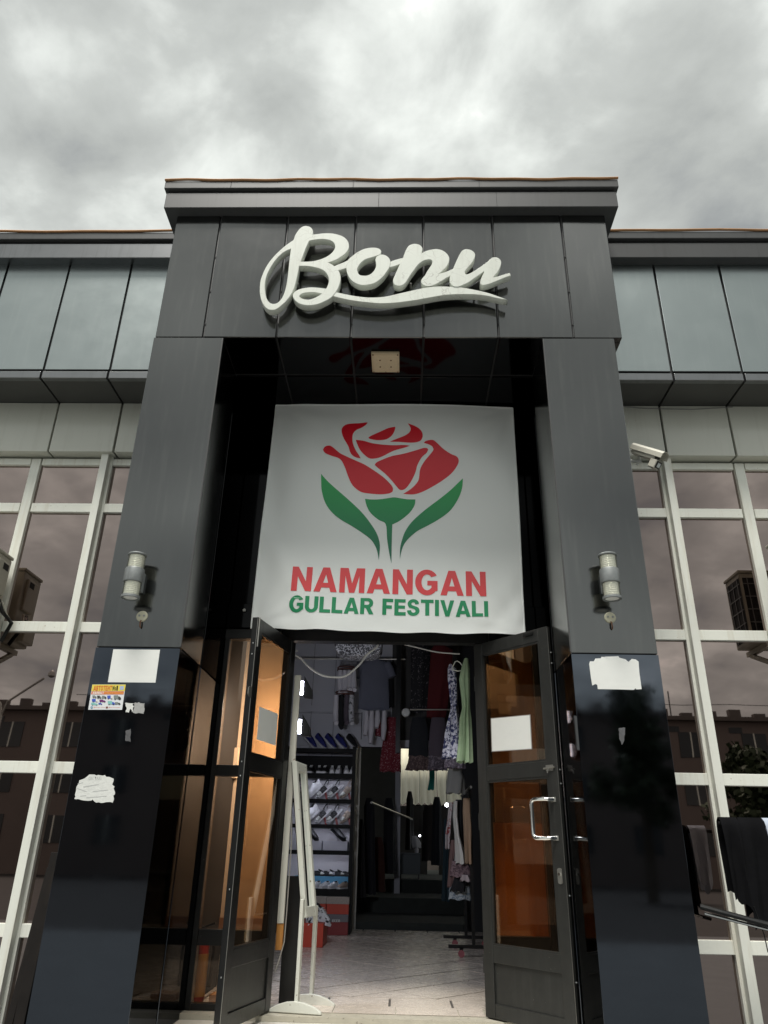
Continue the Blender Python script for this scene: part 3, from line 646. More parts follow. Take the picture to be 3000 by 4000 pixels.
# security camera
def security_camera():
    Yc = .42
    a = at(2478, 1757, Yc); b = at(2588, 1790, Yc-.14)
    root = empty('security_camera', a); tag(root, 'cream bullet security camera beside the right pillar below the pale band', 'camera')
    d = (b-a).normalized(); up = Vector((0, 0, 1)); sd_ = d.cross(up).normalized(); up = sd_.cross(d)
    L = (b-a).length
    def ring(cx, w, h, hb, n=16):
        pts = []
        for k in range(n):
            t = 2*PI*k/n; x_ = max(-1, min(1, 1.25*math.cos(t)))*w; z_ = max(-1, min(1, 1.25*math.sin(t))); z_ = z_*(h if z_ > 0 else hb)
            pts.append(a+d*cx+sd_*x_+up*z_)
        return pts
    body = MB(); n = 16; secs = [(0, .030, .024, .028), (.01, .036, .03, .034), (L*.8, .036, .03, .036), (L*.81, .034, .028, .034)]
    for sct in secs: body.v += [tuple(p) for p in ring(*sct)]
    body.f = [(i*n+k, i*n+(k+1) % n, (i+1)*n+(k+1) % n, (i+1)*n+k) for i in range(len(secs)-1) for k in range(n)]+[tuple(range(n)), tuple(range((len(secs)-1)*n, len(secs)*n))]
    bo = body.build('housing', m_ivory_cam, root, smooth=True)
    hood = MB(); prof = [(-.044, -.006), (-.043, .026), (-.030, .042), (0, .047), (.030, .042), (.043, .026), (.044, -.006)]
    inn = [(x_*.93, z_-.003) for x_, z_ in prof]
    for cx in (-.01, L*1.06):
        for x_, z_ in prof+inn[::-1]: hood.v.append(tuple(a+d*cx+sd_*x_+up*z_))
    m_ = len(prof)*2; hood.f = [(k, (k+1) % m_, m_+(k+1) % m_, m_+k) for k in range(m_)]+[(k, k+1, m_-2-k, m_-1-k) for k in range(len(prof)-1)]+[(m_+k, m_+k+1, 2*m_-2-k, 2*m_-1-k) for k in range(len(prof)-1)]
    hood.build('sun_hood', m_ivory_cam, root)
    box_ = MB(); c0 = a+d*L*.74-up*.045
    pts = [c0+sd_*x_+up*z_ for x_, z_ in ((-.034, -.042), (.034, -.042), (.034, .02), (-.034, .02))]
    box_.slab(pts, d*.055).build('infrared_box', m_ivory_cam, root, bevel=.006)
    c1_ = c0+d*.0555
    MB().slab([c1_+sd_*x_+up*z_ for x_, z_ in ((-.028, -.036), (.028, -.036), (.028, .016), (-.028, .016))], d*.004).build('lens_surround', m_frame, root)
    c2_ = c0+d*.060
    MB().slab([c2_+sd_*x_+up*z_ for x_, z_ in ((-.016, -.026), (.016, -.026), (.016, .004), (-.016, .004))], d*.002).build('lens_window', M('camera_window', (.55, .6, .6), rough=.1, var=.02), root)
    c3_ = a+d*L*.815
    MB().tube([c3_, c3_+d*.012], .022, 14).build('lens', M('camera_lens', (.01, .01, .012), rough=.05, var=0), root, smooth=True)
    w = at(2466, 1800, .45); 
    MB().tube([at(2464, 1801, .46), at(2500, 1801, .43), at(2502, 1800, .43)], .013, 10).build('arm', m_white_metal, root, smooth=True)
    MB().tube([at(2499, 1800, .43), at(2496, 1780, .41)], .010, 8).build('swivel', m_white_metal, root, smooth=True)
    MB().tube([at(2438, 1801, .46), at(2466, 1801, .46)], .009, 8).build('stem', m_white_metal, root, smooth=True)
    MB().lathe((1.628, .45, at(2440, 1801, .46).z), [(.035, 0), (.035, .012)], 14, 'X').build('wall_flange', m_white_metal, root)
    MB().tube([a-d*.01, a-d*.03-up*.01, at(2462, 1782, .45), at(2452, 1795, .47), at(2444, 1799, .48)], .004, 6).build('cable', m_white_metal, root, smooth=True)
    MB().tube([at(2495, 1812, .44), at(2490, 1816, .44), at(2484, 1812, .44)], .006, 6).build('clip', m_white_metal, root)
m_ivory_cam = M('camera_cream_paint', (.66, .64, .55), rough=.4, var=.06, vscale=20)
security_camera()
# thin cable sagging under the right wing soffit
cb = [at(x, y, .775) for x, y in ((2438, 1588), (2500, 1594), (2600, 1597), (2700, 1599), (2760, 1596), (2862, 1590))]
tag(MB().tube(cb, .0035, 6).build('soffit_cable', M('grey_cable', (.25, .25, .24), rough=.6), smooth=True), 'thin grey cable sagging under the right wing soffit', 'cable')

# ------------------------------------------------------------------ air conditioner outdoor units
m_ac = M('ac_off_white', (.47, .455, .38), rough=.45, var=.10, vscale=10, streak=((.30, .27, .2), .5), speck=((.25, .2, .13), 60, .7, .4))
def ac_unit(s, xs, yf, zt, label):
    X = lambda a: s*a
    root = empty('air_conditioner', (X(xs+.4), (yf+.8)/2, zt-.55)); tag(root, label, 'air conditioner', 'outdoor air conditioner units on the window wall')
    def bx(name, a, b, y0, y1, z0, z1, mat, **k): return MB().box(min(X(a), X(b)), max(X(a), X(b)), y0, y1, z0, z1).build(name, mat, root, **k)
    yb = .80 if s < 0 else .66
    bx('casing', xs, xs+.80, yf, yb, zt-.55, zt-.012, m_ac, bevel=.012)
    bx('lid', xs-.006, xs+.806, yf-.006, yb+.006, zt-.011, zt+.012, m_ac, bevel=.006)
    if s > 0:
        bx('coil', xs-.003, xs-.0005, yf+.03, yb-.01, zt-.52, zt-.05, m_groove)
        bx('rear_coil', xs+.02, xs+.60, yb+.0005, yb+.003, zt-.52, zt-.05, m_groove)
        for k in range(5): bx('guard_wire', xs-.008, xs-.004, yf+.03, yb-.01, zt-.50+k*.10, zt-.494+k*.10, m_galv)
        for k in range(3): bx('guard_wire', xs-.0085, xs-.0045, yf+.06+k*(yb-yf-.1)/2, yf+.066+k*(yb-yf-.1)/2, zt-.52, zt-.05, m_galv)
        for k in range(5): bx('guard_wire', xs+.02, xs+.60, yb+.004, yb+.008, zt-.50+k*.10, zt-.494+k*.10, m_galv)
        for k in range(6): bx('guard_wire', xs+.05+k*.1, xs+.056+k*.1, yb+.0045, yb+.0085, zt-.52, zt-.05, m_galv)
    if s < 0: bx('handle_frame', xs-.022, xs-.001, yf+.08, yb-.05, zt-.30, zt-.06, m_ac, bevel=.006)
    if s < 0: bx('handle_recess', xs-.024, xs-.0225, yf+.14, yb-.07, zt-.12, zt-.075, m_groove)
    if s < 0: bx('valve_cover', xs-.05, xs-.001, yf+.02, yb-.10, zt-.53, zt-.36, m_ac, bevel=.008)
    MB().lathe((X(xs+.34), yf, zt-.28), [(.225, -.012), (.225, .006)], 32, 'Y').build('fan_grille', m_groove, root)
    for k in range(5):
        rr = .05+k*.043; MB().tube([(X(xs+.34)+rr*math.cos(2*PI*q/24), yf-.016, zt-.28+rr*math.sin(2*PI*q/24)) for q in range(25)], .004, 5).build('grille_ring', m_ac, root)
    for dy in ((.04, .09) if s < 0 else ()): MB().tube([(X(xs-.03), yf+.13+dy, zt-.34), (X(xs-.06), yf+.16+dy, zt-.42), (X(xs-.085), yb+.03, zt-.47), (X(xs-.03), yb+.05, zt-.60)], .014 if dy < .05 else .010, 8).build('pipe', m_frame if dy < .05 else m_ac, root, smooth=True)
    for a in (xs+.10, xs+.70):
        bx('bracket_arm', a-.02, a+.02, yf-.03, GY-.02, zt-.59, zt-.555, m_ac)
        MB().bar((X(a), yf+.02, zt-.592), (X(a), GY-.03, zt-.78), .03).build('bracket_brace', m_ac, root)
        bx('bracket_leg', a-.02, a+.02, GY-.045, GY-.02, zt-.82, zt-.56, m_ac)
ac_unit(-1, 2.703, .52, 1.905, 'off-white air conditioner at the left picture edge with dark pipes')
ac_unit(1, 2.715, .40, 2.0, 'off-white air conditioner just showing at the right picture edge')

# ================================================================== PAPERS ON THE PILLARS
PY = -.0075
def L0(x, y): return (x/1.659, 2000+y/1.659)       # readings taken on enlarged crops
def L1(x, y): return (x/1.659, 3000+y/1.659)
def R0(x, y): return (2000+x/1.659, 2000+y/1.659)
def paper(name, pts, mat, y=PY, t=.0012, parent=None, lift=0, smooth=0):
    P = [at(p[0], p[1], y) for p in pts]
    if smooth: P = [Vector((q.x, y, q.y)) for q in smooth_outline([Vector((p.x, p.z, 0)) for p in P], n=smooth, corner=60)]
    me = flat_shape([[(p.x, p.z) for p in P]], t)
    for v in me.vertices: v.co = (v.co.x, y-t/2-v.co.z, v.co.y)
    return obj(name, me, mat, parent)
def ragged(pts, amp, n, seed):
    rnd = random.Random(seed); out = []
    for i in range(len(pts)):
        a, b = Vector(pts[i]), Vector(pts[(i+1) % len(pts)]); out.append(tuple(a)); k = max(1, int((b-a).length/n)); nrm = Vector((-(b-a).y, (b-a).x)).normalized()
        for j in range(1, k): out.append(tuple(a.lerp(b, (j+rnd.uniform(-.3, .3))/k)+nrm*rnd.gauss(0, amp)))
    return out
tag(paper('blank_notice', [L0(735, 890), L0(1037, 893), L0(1008, 1106), L0(699, 1103)], m_paper), 'intact blank white notice glued high on the left pillar', 'notice')
torn_r = [(500,985),(505,968),(530,968),(540,950),(575,948),(580,938),(610,942),(640,962),(600,938),(660,936),(690,934),(695,944),(735,955),(755,972),(775,952),(800,955),(820,970),(825,1040),(840,1148),(805,1150),(800,1143),(790,1153),(700,1150),(556,1148),(552,1120),(540,1115),(520,1125),(512,1080)]
tag(paper('torn_notice', [R0(*p) for p in torn_r], m_paper), 'blank white notice with torn corners glued on the right pillar', 'notice')
ra = ragged([(810,1238),(868,1240),(858,1305),(845,1275),(835,1300),(815,1298),(822,1270)], 2.5, 9, 3)
tag(paper('paper_scrap', [L0(*p) for p in ra], m_torn), 'small torn white paper scrap right of the advertising sticker', 'paper scrap')
rb = ragged([(875,1234),(937,1240),(932,1308),(862,1300)], 2, 8, 4)
tag(paper('paper_scrap', [L0(*p) for p in rb], m_torn_grey), 'small grey rubbed paper scrap beside the torn white scrap', 'paper scrap')
rc = ragged([(500,115),(530,75),(600,42),(680,45),(738,70),(742,120),(745,170),(730,225),(640,222),(560,212),(482,200),(490,160)], 5, 13, 5)
tposter = empty('torn_poster', at(*L1(610, 225), PY)); tag(tposter, 'torn white poster remnant low on the left pillar with faint TAXI lettering', 'poster')
paper('paper', [L1(*p) for p in rc], m_torn, parent=tposter)
me = text_shape('ON TAXI', .01); fit_quad(me, at(*L1(572, 78), PY-.002), at(*L1(658, 76), PY-.002), at(*L1(656, 54), PY-.002), at(*L1(576, 56), PY-.002)); obj('lettering', me, M('faded_print', (.52, .53, .51), rough=.8), tposter)
for k, (x0, y0, x1, y1) in enumerate(((505, 100, 540, 92), (540, 120, 640, 104), (500, 130, 560, 150), (600, 150, 700, 140), (560, 190, 690, 180), (520, 180, 560, 176))):
    paper('crease', [L1(x0, y0), L1(x1, y1), L1(x1, y1+4), L1(x0, y0+5)], M('faded_print_line', (.50, .51, .5), rough=.8) if k == 0 else bpy.data.materials['faded_print_line'], y=PY-.0014, t=.0004, parent=tposter)
for i, (pts, lab) in enumerate((([R0(692, 1400), R0(733, 1398), R0(728, 1480), R0(712, 1510), R0(695, 1470)], 'grey tape residue on the right pillar below the torn notice'), ([L0(812, 1420), L0(848, 1405), L0(846, 1490), L0(812, 1482)], 'clear tape residue on the left pillar below the sticker'))):
    tag(paper('tape_mark', ragged(pts, 1.0, 6, 9+i), M('tape_residue', (.10, .10, .105), rough=.5, var=.6, vscale=70) if i == 0 else bpy.data.materials['tape_residue'], t=.0006), lab, 'tape mark')
# advertising sticker
st = empty('advertising_sticker', at(435, 2770, PY)); tag(st, 'small colourful advertising sticker with printed vans on the left pillar', 'sticker')
def K1(x, y): return (330+x/6.636, 2640+y/6.636)
def kp(x, y, l=0): return at(*K1(x, y), PY-.0014-l)
paper('sheet', [K1(205, 226), K1(1070, 226), K1(975, 880), K1(98, 878)], M('sticker_white', (.76, .78, .80), rough=.3, var=.02), parent=st)
def kquad(name, pts, mat, l=.0003): return paper(name, [K1(*p) for p in pts], mat, y=PY-.0013-l, t=.0003, parent=st)
m_yel, m_org = M('print_yellow', (.80, .66, .10), rough=.35), M('print_orange', (.72, .17, .06), rough=.35)
kquad('yellow_band', [(205, 229), (1068, 229), (1045, 395), (178, 395)], m_yel)
kquad('orange_band', [(186, 404), (1026, 404), (1012, 482), (172, 482)], m_org)
kq = lambda x0, y0, x1, y1, sh=0: (kp(x0-sh, y1, .001), kp(x1-sh, y1, .001), kp(x1, y0, .001), kp(x0, y0, .001))
def kw(txt, x0, y0, x1, y1, mat, sh=15, name='lettering', l=0):
    return word(txt, *kq(x0, y0, x1, y1, sh), mat, st, name, one=True)
m_kred, m_kblk, m_kwht = M('print_red_orange', (.66, .12, .03), rough=.35), M('print_black', (.03, .025, .01), rough=.35), M('print_white', (.8, .78, .72), rough=.35)
kw('ABTOTEHT', 245, 255, 725, 382, m_kred, 18)
def ktext(txt, x0, y0, x1, y1, mat, sh=8, off=.02):
    me_ = text_shape(txt, off); fit_quad(me_, *kq(x0, y0, x1, y1, sh)); obj('lettering', me_, mat, st)
ktext('N', 735, 255, 785, 382, m_kblk, 15, .05); ktext('o', 788, 290, 822, 362, m_kblk, 5, .03); kquad('underscore', [(785, 368), (818, 368), (816, 376), (783, 376)], m_kblk, .001); ktext('1', 835, 255, 872, 382, m_kblk, 12, .05)
kw('XIKMAT', 208, 412, 508, 474, m_kwht, 8)
ktext('93 496-33-33  93 611-23-63', 520, 425, 1008, 468, M('print_amber', (.85, .50, .12), rough=.35), 5, .02)
kquad('code_patch', [(922, 262), (1022, 262), (1010, 362), (910, 362)], M('print_pale_blue', (.42, .50, .66), rough=.4, var=.1, vscale=300), .001)
ktext('@autotent_market', 236, 802, 530, 832, m_kred, 3, .0); ktext('@avto tent market', 625, 802, 922, 832, m_kred, 3, .0)
def kdisc(x, y, r, mat, name): 
    pts = [(x+r*math.cos(2*PI*k/16), y+r*math.sin(2*PI*k/16)) for k in range(16)]; kquad(name, pts, mat, .001)
m_kblu, m_kpur, m_ktea, m_kgry, m_kdk = M('print_blue', (.06, .11, .5), rough=.35), M('print_plum', (.16, .03, .16), rough=.35), M('print_teal', (.25, .55, .52), rough=.35), M('print_grey', (.22, .25, .24), rough=.35), M('print_charcoal', (.05, .05, .05), rough=.35)
kdisc(187, 818, 30, M('print_sky', (.05, .28, .45), rough=.35), 'round_badge'); kquad('badge_arrow', [(168, 818), (206, 800), (196, 834), (184, 822)], m_kwht, .002)
kquad('square_badge', [(556, 796), (610, 796), (606, 842), (552, 842)], M('print_rust', (.30, .10, .08), rough=.35), .001); kdisc(581, 819, 13, m_kwht, 'badge_ring'); kdisc(581, 819, 8, m_kpur, 'badge_dot')
def van(x, y, w, h, body, cab, name='printed_van'):
    kquad(name, [(x, y+.05*h), (x+.55*w, y), (x+.62*w, y+.2*h), (x+.62*w, y+.85*h), (x+.05*w, y+.8*h)], body, .001)
    kquad('printed_cab', [(x+.62*w, y+.25*h), (x+.82*w, y+.3*h), (x+w, y+.65*h), (x+.96*w, y+.95*h), (x+.62*w, y+.88*h)], cab, .001)
    for a in (.2, .78): kdisc(x+a*w, y+.88*h, .11*h+3, m_kdk, 'printed_wheel')
for a in ((205, 505, 110, 75, m_kgry, m_kgry), (325, 510, 120, 85, m_kdk, m_kgry), (450, 512, 120, 85, m_kgry, m_kdk), (588, 508, 150, 100, m_kblu, m_kwht), (755, 500, 195, 125, m_kgry, m_kdk), (190, 596, 165, 90, m_kblu, m_kwht), (385, 615, 165, 75, m_kpur, m_kpur), (168, 695, 180, 72, m_ktea, m_ktea), (360, 700, 100, 48, m_kblu, m_kblu), (600, 650, 190, 105, m_ktea, m_kblu), (785, 680, 150, 70, m_kgry, m_kdk)): van(*a)

# ================================================================== DOOR LEAVES
ZT, ZB = 1.372, -.868
def door_leaf(name, hinge, free, label, paper_px, s):
    h = Vector((hinge[0], hinge[1], 0)); f_ = Vector((free[0], free[1], 0)); d = (f_-h); W = d.length; d.normalize()
    n = Vector((d.y, -d.x, 0)); 
    if n.y > 0: n = -n                      # n: the face turned to the viewer
    if (CAM-h).dot(n) < 0: n = -n
    root = empty(name, (hinge[0], hinge[1], ZB)); tag(root, label, 'door', 'open leaves of the entrance door')
    T = .042
    def P(u, z, o=0): return h+d*u+n*o+Vector((0, 0, z))
    def bx(nm, u0, u1, z0, z1, mat, o0=-T/2, o1=T/2, par=root, **k):
        return MB().slab([P(u0, z0, o1), P(u1, z0, o1), P(u1, z1, o1), P(u0, z1, o1)], n*(o0-o1)).build(nm, mat, par, **k)
    mf = m_frame_grey if s > 0 else m_frame
    S = .078
    bx('stile', 0, S, ZB, ZT, mf, bevel=.003); bx('stile', W-S, W, ZB, ZT, mf, bevel=.003)
    rails = [(ZT-.085, ZT), (.445, .535), (-.585, -.495), (ZB, ZB+.075)]
    for z0, z1 in rails: bx('rail', S+.0005, W-S-.0005, z0, z1, mf, -T/2+.002, T/2-.002, bevel=.003)
    bx('glass_pane', S-.01, W-S+.01, .53, ZT-.08, m_tint, -.003, .003); bx('glass_pane', S-.01, W-S+.01, -.50, .45, m_tint, -.003, .003)
    bx('kick_panel', S-.01, W-S+.01, ZB+.07, -.58, m_frame_grey, -.008, .008)
    # glazing beads
    for z0, z1 in ((.535, ZT-.085), (-.495, .445)):
        for zz in (z0+.006, z1-.006): bx('glazing_bead', S+.001, W-S-.001, zz-.0055, zz+.0055, mf, .004, .016)
        for uu in (S+.006, W-S-.006): bx('glazing_bead', uu-.0055, uu+.0055, z0+.012, z1-.012, mf, .004, .016)
    bx('bead_edge', S+.001, W-S-.001, -.5835-.0105, -.5855, m_steel, .009, .0185) if False else None
    # free edge: worn bare metal line, lock plate
    MB().slab([P(W+.0005, ZB+.02, T/2-.004), P(W+.0005, ZT-.01, T/2-.004), P(W+.0005, ZT-.01, T/2-.001), P(W+.0005, ZB+.02, T/2-.001)], d*.0015).build('worn_edge', m_steel, root)
    for z in (1.2, 1.13, .48, .40, -.2, -.62): MB().lathe(P(W+.001, z, 0), [(.005, -.002), (.005, .002)], 8, 'X').build('screw', m_galv, root)
    if s > 0:
        hz0, hz1 = .100, .312; uu = W-.045
        pts = [P(uu, hz1, T/2), P(uu, hz1, T/2+.055), P(uu-.02, hz1, T/2+.075)]
        r_ = .026
        base = [P(uu, hz1, T/2), P(uu-.012, hz1, T/2+.035), P(uu-.035, hz1+.002, T/2+.05), P(uu-.10, hz1+.002, T/2+.055)]
        pts = base+[P(uu-.10-r_*math.sin(R(a)), hz1+.002-r_+r_*math.cos(R(a)), T/2+.055) for a in (30, 60, 90)]
        pts += [P(uu-.10-r_*math.sin(R(a)), hz0+r_-.002+r_*math.cos(R(a)), T/2+.055) for a in (90, 120, 150)]
        pts += [P(uu-.10, hz0-.002, T/2+.055), P(uu-.035, hz0-.002, T/2+.05), P(uu-.012, hz0, T/2+.035), P(uu, hz0, T/2)]
        MB().tube(pts, .0125, 12).build('pull_handle', m_chrome, root, smooth=True)
        for z in (hz0, hz1): MB().slab([P(uu+a, z+b, T/2+.001) for a, b in ((-.02, -.014), (.02, -.014), (.02, .014), (-.02, .014))], n*.004).build('handle_foot', m_steel, root)
        # second handle seen through the glass
        pts2 = [P(W-.05, .30, -T/2), P(W-.06, .29, -T/2-.05), P(W-.06, .12, -T/2-.05), P(W-.05, .11, -T/2)]
        MB().tube(pts2, .009, 8).build('inner_handle', M('copper_handle', (.45, .2, .08), rough=.3, metal=.8), root, smooth=True)
        ls = [(.017*math.cos(2*PI*k/16), (.012 if abs(math.sin(2*PI*k/16)) < .9 else .012)*math.sin(2*PI*k/16)*1.0+(.03 if math.sin(2*PI*k/16) > 0 else -.03)) for k in range(16)]
        lk = MB().slab([P(W-.036+a, -.10+b, T/2+.001) for a, b in ls], n*.004).build('lock_plate', m_steel, root)
        MB().tube([P(W-.036, -.09, T/2+.004), P(W-.036, -.09, T/2+.012)], .008, 10).build('lock_cylinder', m_chrome, lk)
        MB().tube([P(W-.10, .49, T/2+.006), P(W-.015, .495, T/2+.006)], .006, 8).build('slide_bolt', m_steel, root)
        MB().slab([P(W-.085, .475, T/2), P(W-.03, .475, T/2), P(W-.03, .51, T/2), P(W-.085, .51, T/2)], n*.003).build('bolt_plate', m_steel, root)
        MB().tube([P(W-.06, .49, T/2+.006), P(W-.06, .475, T/2+.02), P(W-.06, .462, T/2+.022)], .004, 6).build('bolt_knob', m_steel, root)
        MB().slab([P(W-.20, ZT-.035, T/2), P(W-.115, ZT-.035, T/2), P(W-.115, ZT-.015, T/2), P(W-.20, ZT-.015, T/2)], n*.008).build('top_latch', m_frame, root, bevel=.002)
    else:
        MB().slab([P(W+a, .89+b, T/2) for a, b in ((-.005, -.03), (.03, -.03), (.045, -.015), (.045, .02), (.03, .03), (-.005, .03))], -n*.005).build('hasp', m_steel, root)
        MB().tube([P(W-.012, 1.18, T/2+.004), P(W-.012, ZT-.002, T/2+.004)], .005, 6).build('shoot_bolt', m_steel, root)
    for z in (-.6, .2, 1.1): MB().tube([P(-.012, z-.05, 0), P(-.012, z+.05, 0)], .011, 8).build('hinge', mf, root)
    # paper taped to the glass: a thing of its own
    pn = h+n*.0055
    pp = [onplane(x, y, pn, n) for x, y in paper_px]
    me_ = MB().slab(pp, n*.0008)
    tag(me_.build('door_notice', m_paper), 'blank white sheet in a clear sleeve on the right door leaf' if s > 0 else 'blank white sheet on the left door leaf', 'notice')
    if s > 0:
        c = sum(pp, Vector())/4; sl_ = [c+(q-c)*1.045 for q in pp]
        tag(MB().slab([q-n*.0008 for q in sl_], n*.0005).build('clear_sleeve', M('clear_plastic', (.30, .27, .25), rough=.15, var=.1)), 'grey plastic sleeve edge round the sheet on the right door leaf', 'sleeve')
    return root
def D3(x, y): return (1600+x/2.07375, 2450+y/2.07375)
def D4(x, y): return (650+x/2.765, 2400+y/2.765)
door_leaf('door_leaf', (.690, 1.045), (1.122, .535), 'open right door leaf, black frame with chrome pull handle and amber glass', [D3(662, 742), D3(972, 713), D3(986, 984), D3(670, 1004)], 1)
door_leaf('door_leaf', (-.630, 1.045), (-.790, .40), 'open left door leaf seen nearly edge on, with chipped black frame', [D4(1005, 995), D4(1205, 1075), D4(1180, 1418), D4(975, 1350)], -1)

# ================================================================== THINGS JUST INSIDE AND OUTSIDE THE DOOR
FZ = -.875
m_whitewood = M('chipped_white_paint', (.72, .73, .66), rough=.5, var=.05, vscale=10, speck=((.22, .17, .11), 38, .70, .8), bump=.3, bscale=40)
m_whitestrip = M('white_strip_paint', (.68, .66, .58), rough=.45, var=.05, vscale=8, speck=((.25, .10, .04), 34, .72, .9))
m_mirror = M('mirror_silver', (.80, .82, .82), rough=.01, metal=1, var=.02)
# standing mirror, turned almost edge on
def mirror_stand():
    A = Vector((-.452, 1.03, -.872)); B = Vector((-.395, 1.315, -.874))
    root = empty('standing_mirror', (A+B)/2); tag(root, 'white wooden standing mirror with chipped paint just inside the doorway', 'mirror')
    ax = (B-A).normalized(); nx = Vector((ax.y, -ax.x, 0))
    if nx.x < 0: nx = -nx
    z1 = .02
    for q in (A, B):
        MB().bar(q+Vector((0, 0, .02)), q+Vector((0, 0, .60 if q is A else .55)), .042, .022, up=nx).build('post', m_whitewood, root, bevel=.004)
        prof = [(-.165, 0), (.165, 0), (.16, .015), (.115, .038), (.055, .055), (0, .06), (-.055, .055), (-.115, .038), (-.16, .015)]
        MB().slab([q+nx*a+ax*(-.034)+Vector((0, 0, b)) for a, b in prof], ax*.024).build('foot', m_whitewood, root, bevel=.004)
    # tilting frame
    zb, zt_ = -.38, .56; tilt = nx*-.03
    a0, b0 = A+ax*.03, B-ax*.03
    def F(u, z, o=0): return a0.lerp(b0, u)+Vector((0, 0, z-FZ))-nx*.135*(z-zb)/(zt_-zb)+nx*o
    wdt = .038/(b0-a0).length
    fr = lambda u0, u1, z0, z1, o0, o1, nm, mt: MB().slab([F(u0, z0, o1), F(u1, z0, o1), F(u1, z1, o1), F(u0, z1, o1)], nx*(o0-o1)).build(nm, mt, root, bevel=.003 if mt is m_whitewood else 0)
    fr(0, wdt, zb, zt_, -.012, .022, 'frame_stile', m_whitewood); fr(1-wdt, 1, zb, zt_, -.012, .022, 'frame_stile', m_whitewood)
    fr(wdt+.002, 1-wdt-.002, zb, zb+.06, -.012, .021, 'frame_rail', m_whitewood); fr(wdt+.002, 1-wdt-.002, zt_-.06, zt_, -.012, .021, 'frame_rail', m_whitewood)
    fr(wdt-.003, 1-wdt+.003, zb+.055, zt_-.055, -.004, .002, 'mirror_glass', m_mirror); fr(.01, .99, zb+.01, zt_-.01, -.016, -.0125, 'backing', m_frame)
    return root
mirror_stand()
# white perforated strip at the left jamb with an orange wooden foot
ps = [at(1152, 2637, 1.12), at(1176, 2637, 1.12), at(1107, 3607, 1.12), at(1081, 3607, 1.12)]
tag(MB().slab(ps, (0, .03, 0)).build('white_strip', m_whitestrip, bevel=.002), 'tall narrow white painted strip with rust spots at the left door jamb', 'strip')
m_orangewood = M('varnished_orange_wood', (.50, .22, .05), rough=.4, var=.2, vscale=14)
pw = [at(1081, 3608, 1.125), at(1108, 3608, 1.125), at(1101, 3712, 1.125), at(1074, 3712, 1.125)]
tag(MB().slab(pw, (0, .03, 0)).build('wood_offcut', m_orangewood, bevel=.002), 'short orange varnished wood piece under the white strip', 'wood piece')
tag(MB().box(-.60, -.50, 1.30, 1.33, FZ, -.15).build('black_board', m_frame), 'black board standing on the floor behind the mirror', 'board')
cw = [at(x, y, 1.11) for x, y in ((1140, 3190), (1138, 3300), (1120, 3560), (1110, 3680), (1090, 3750), (1072, 3800))]
tag(MB().tube(cw, .004, 6).build('hanging_wire', M('grey_wire', (.35, .33, .3), rough=.6), smooth=True), 'thin grey wire hanging beside the white strip', 'wire')
# white cords over the doorway
m_cord = M('white_cord', (.62, .62, .62), rough=.5)
def cord(px, Y, r, label):
    P = [at(x, y, Y) for x, y in px]; out = smooth_outline(P, n=6, corner=170)[:-6]
    tag(MB().tube(out, r, 6).build('cord', m_cord, smooth=True), label, 'cord')
cord([(1162, 2540), (1180, 2575), (1215, 2612), (1260, 2638), (1306, 2645), (1350, 2640), (1400, 2600), (1430, 2560), (1462, 2512)], 1.16, .0075, 'thick white cord sagging across the top left of the doorway')
cord([(1572, 2515), (1640, 2532), (1700, 2546), (1760, 2552), (1785, 2551)], 1.18, .005, 'thin white cord across the top right of the doorway')
# fire extinguisher behind the left sidelight
ex = at(757, 3955, 1.22); ex.z = -.86
fe = empty('fire_extinguisher', ex); tag(fe, 'red fire extinguisher with orange label behind the lower left sidelight', 'fire extinguisher')
m_fe = M('extinguisher_red', (.45, .03, .015), rough=.3)
MB().lathe(ex, [(.05, 0), (.055, .01), (.055, .30), (.045, .34), (.02, .36), (.018, .38)], 20).build('cylinder', m_fe, fe, smooth=True)
MB().lathe(ex+Vector((0, 0, .03)), [(.0562, 0), (.0562, .23)], 20).build('label_wrap', M('extinguisher_label', (.62, .34, .08), rough=.5), fe, smooth=True)
MB().bar(ex+Vector((0, 0, .40)), ex+Vector((.08, 0, .43)), .02, .012).build('lever', m_frame, fe); MB().lathe(ex+Vector((0, 0, .375)), [(.022, 0), (.022, .035)], 12).build('valve', m_frame, fe)
MB().tube([ex+Vector((.02, 0, .39)), ex+Vector((.07, 0, .37)), ex+Vector((.085, 0, .28)), ex+Vector((.08, 0, .14)), ex+Vector((.075, 0, .08))], [.01, .01, .01, .012, .018], 8).build('hose', m_frame, fe, smooth=True)
tag(MB().box(ex.x+.09, ex.x+.24, 1.2, 1.32, -.86, -.82).build('wood_block', m_orangewood, bevel=.003), 'flat orange wood block beside the fire extinguisher', 'wood piece')
# boards behind the sidelights
m_board = M('tan_hardboard', (.60, .44, .30), rough=.6, var=.14, vscale=4, streak=((.42, .27, .14), .35))
m_baseb = M('brown_baseboard', (.26, .12, .06), rough=.5, var=.2)
bd = empty('display_back_board', (-.9, 1.4, -.56)); tag(bd, 'tan board with brown base behind the left sidelight', 'board')
MB().box(-1.60, -.745, 1.80, 1.825, -.44, 1.6).build('board', m_board, bd); MB().box(-1.60, -.745, 1.78, 1.83, -.53, -.441).build('baseboard', m_baseb, bd); MB().box(-1.42, -1.39, 1.77, 1.799, -.44, 1.6).build('batten', m_board, bd)
MB().box(-1.18, -1.10, 1.72, 1.799, .50, .72).build('wood_bracket', m_board, bd)
bd = empty('display_back_board', (.9, 1.4, -.56)); tag(bd, 'tan board with orange lower panel behind the right sidelight', 'board')
MB().box(.78, 1.30, 1.14, 1.165, -.52, .20).build('lower_panel', M('amber_panel', (.74, .40, .15), rough=.5, var=.15, vscale=5), bd); MB().box(.80, 1.30, 1.20, 1.22, .205, 1.42).build('board', m_board, bd)
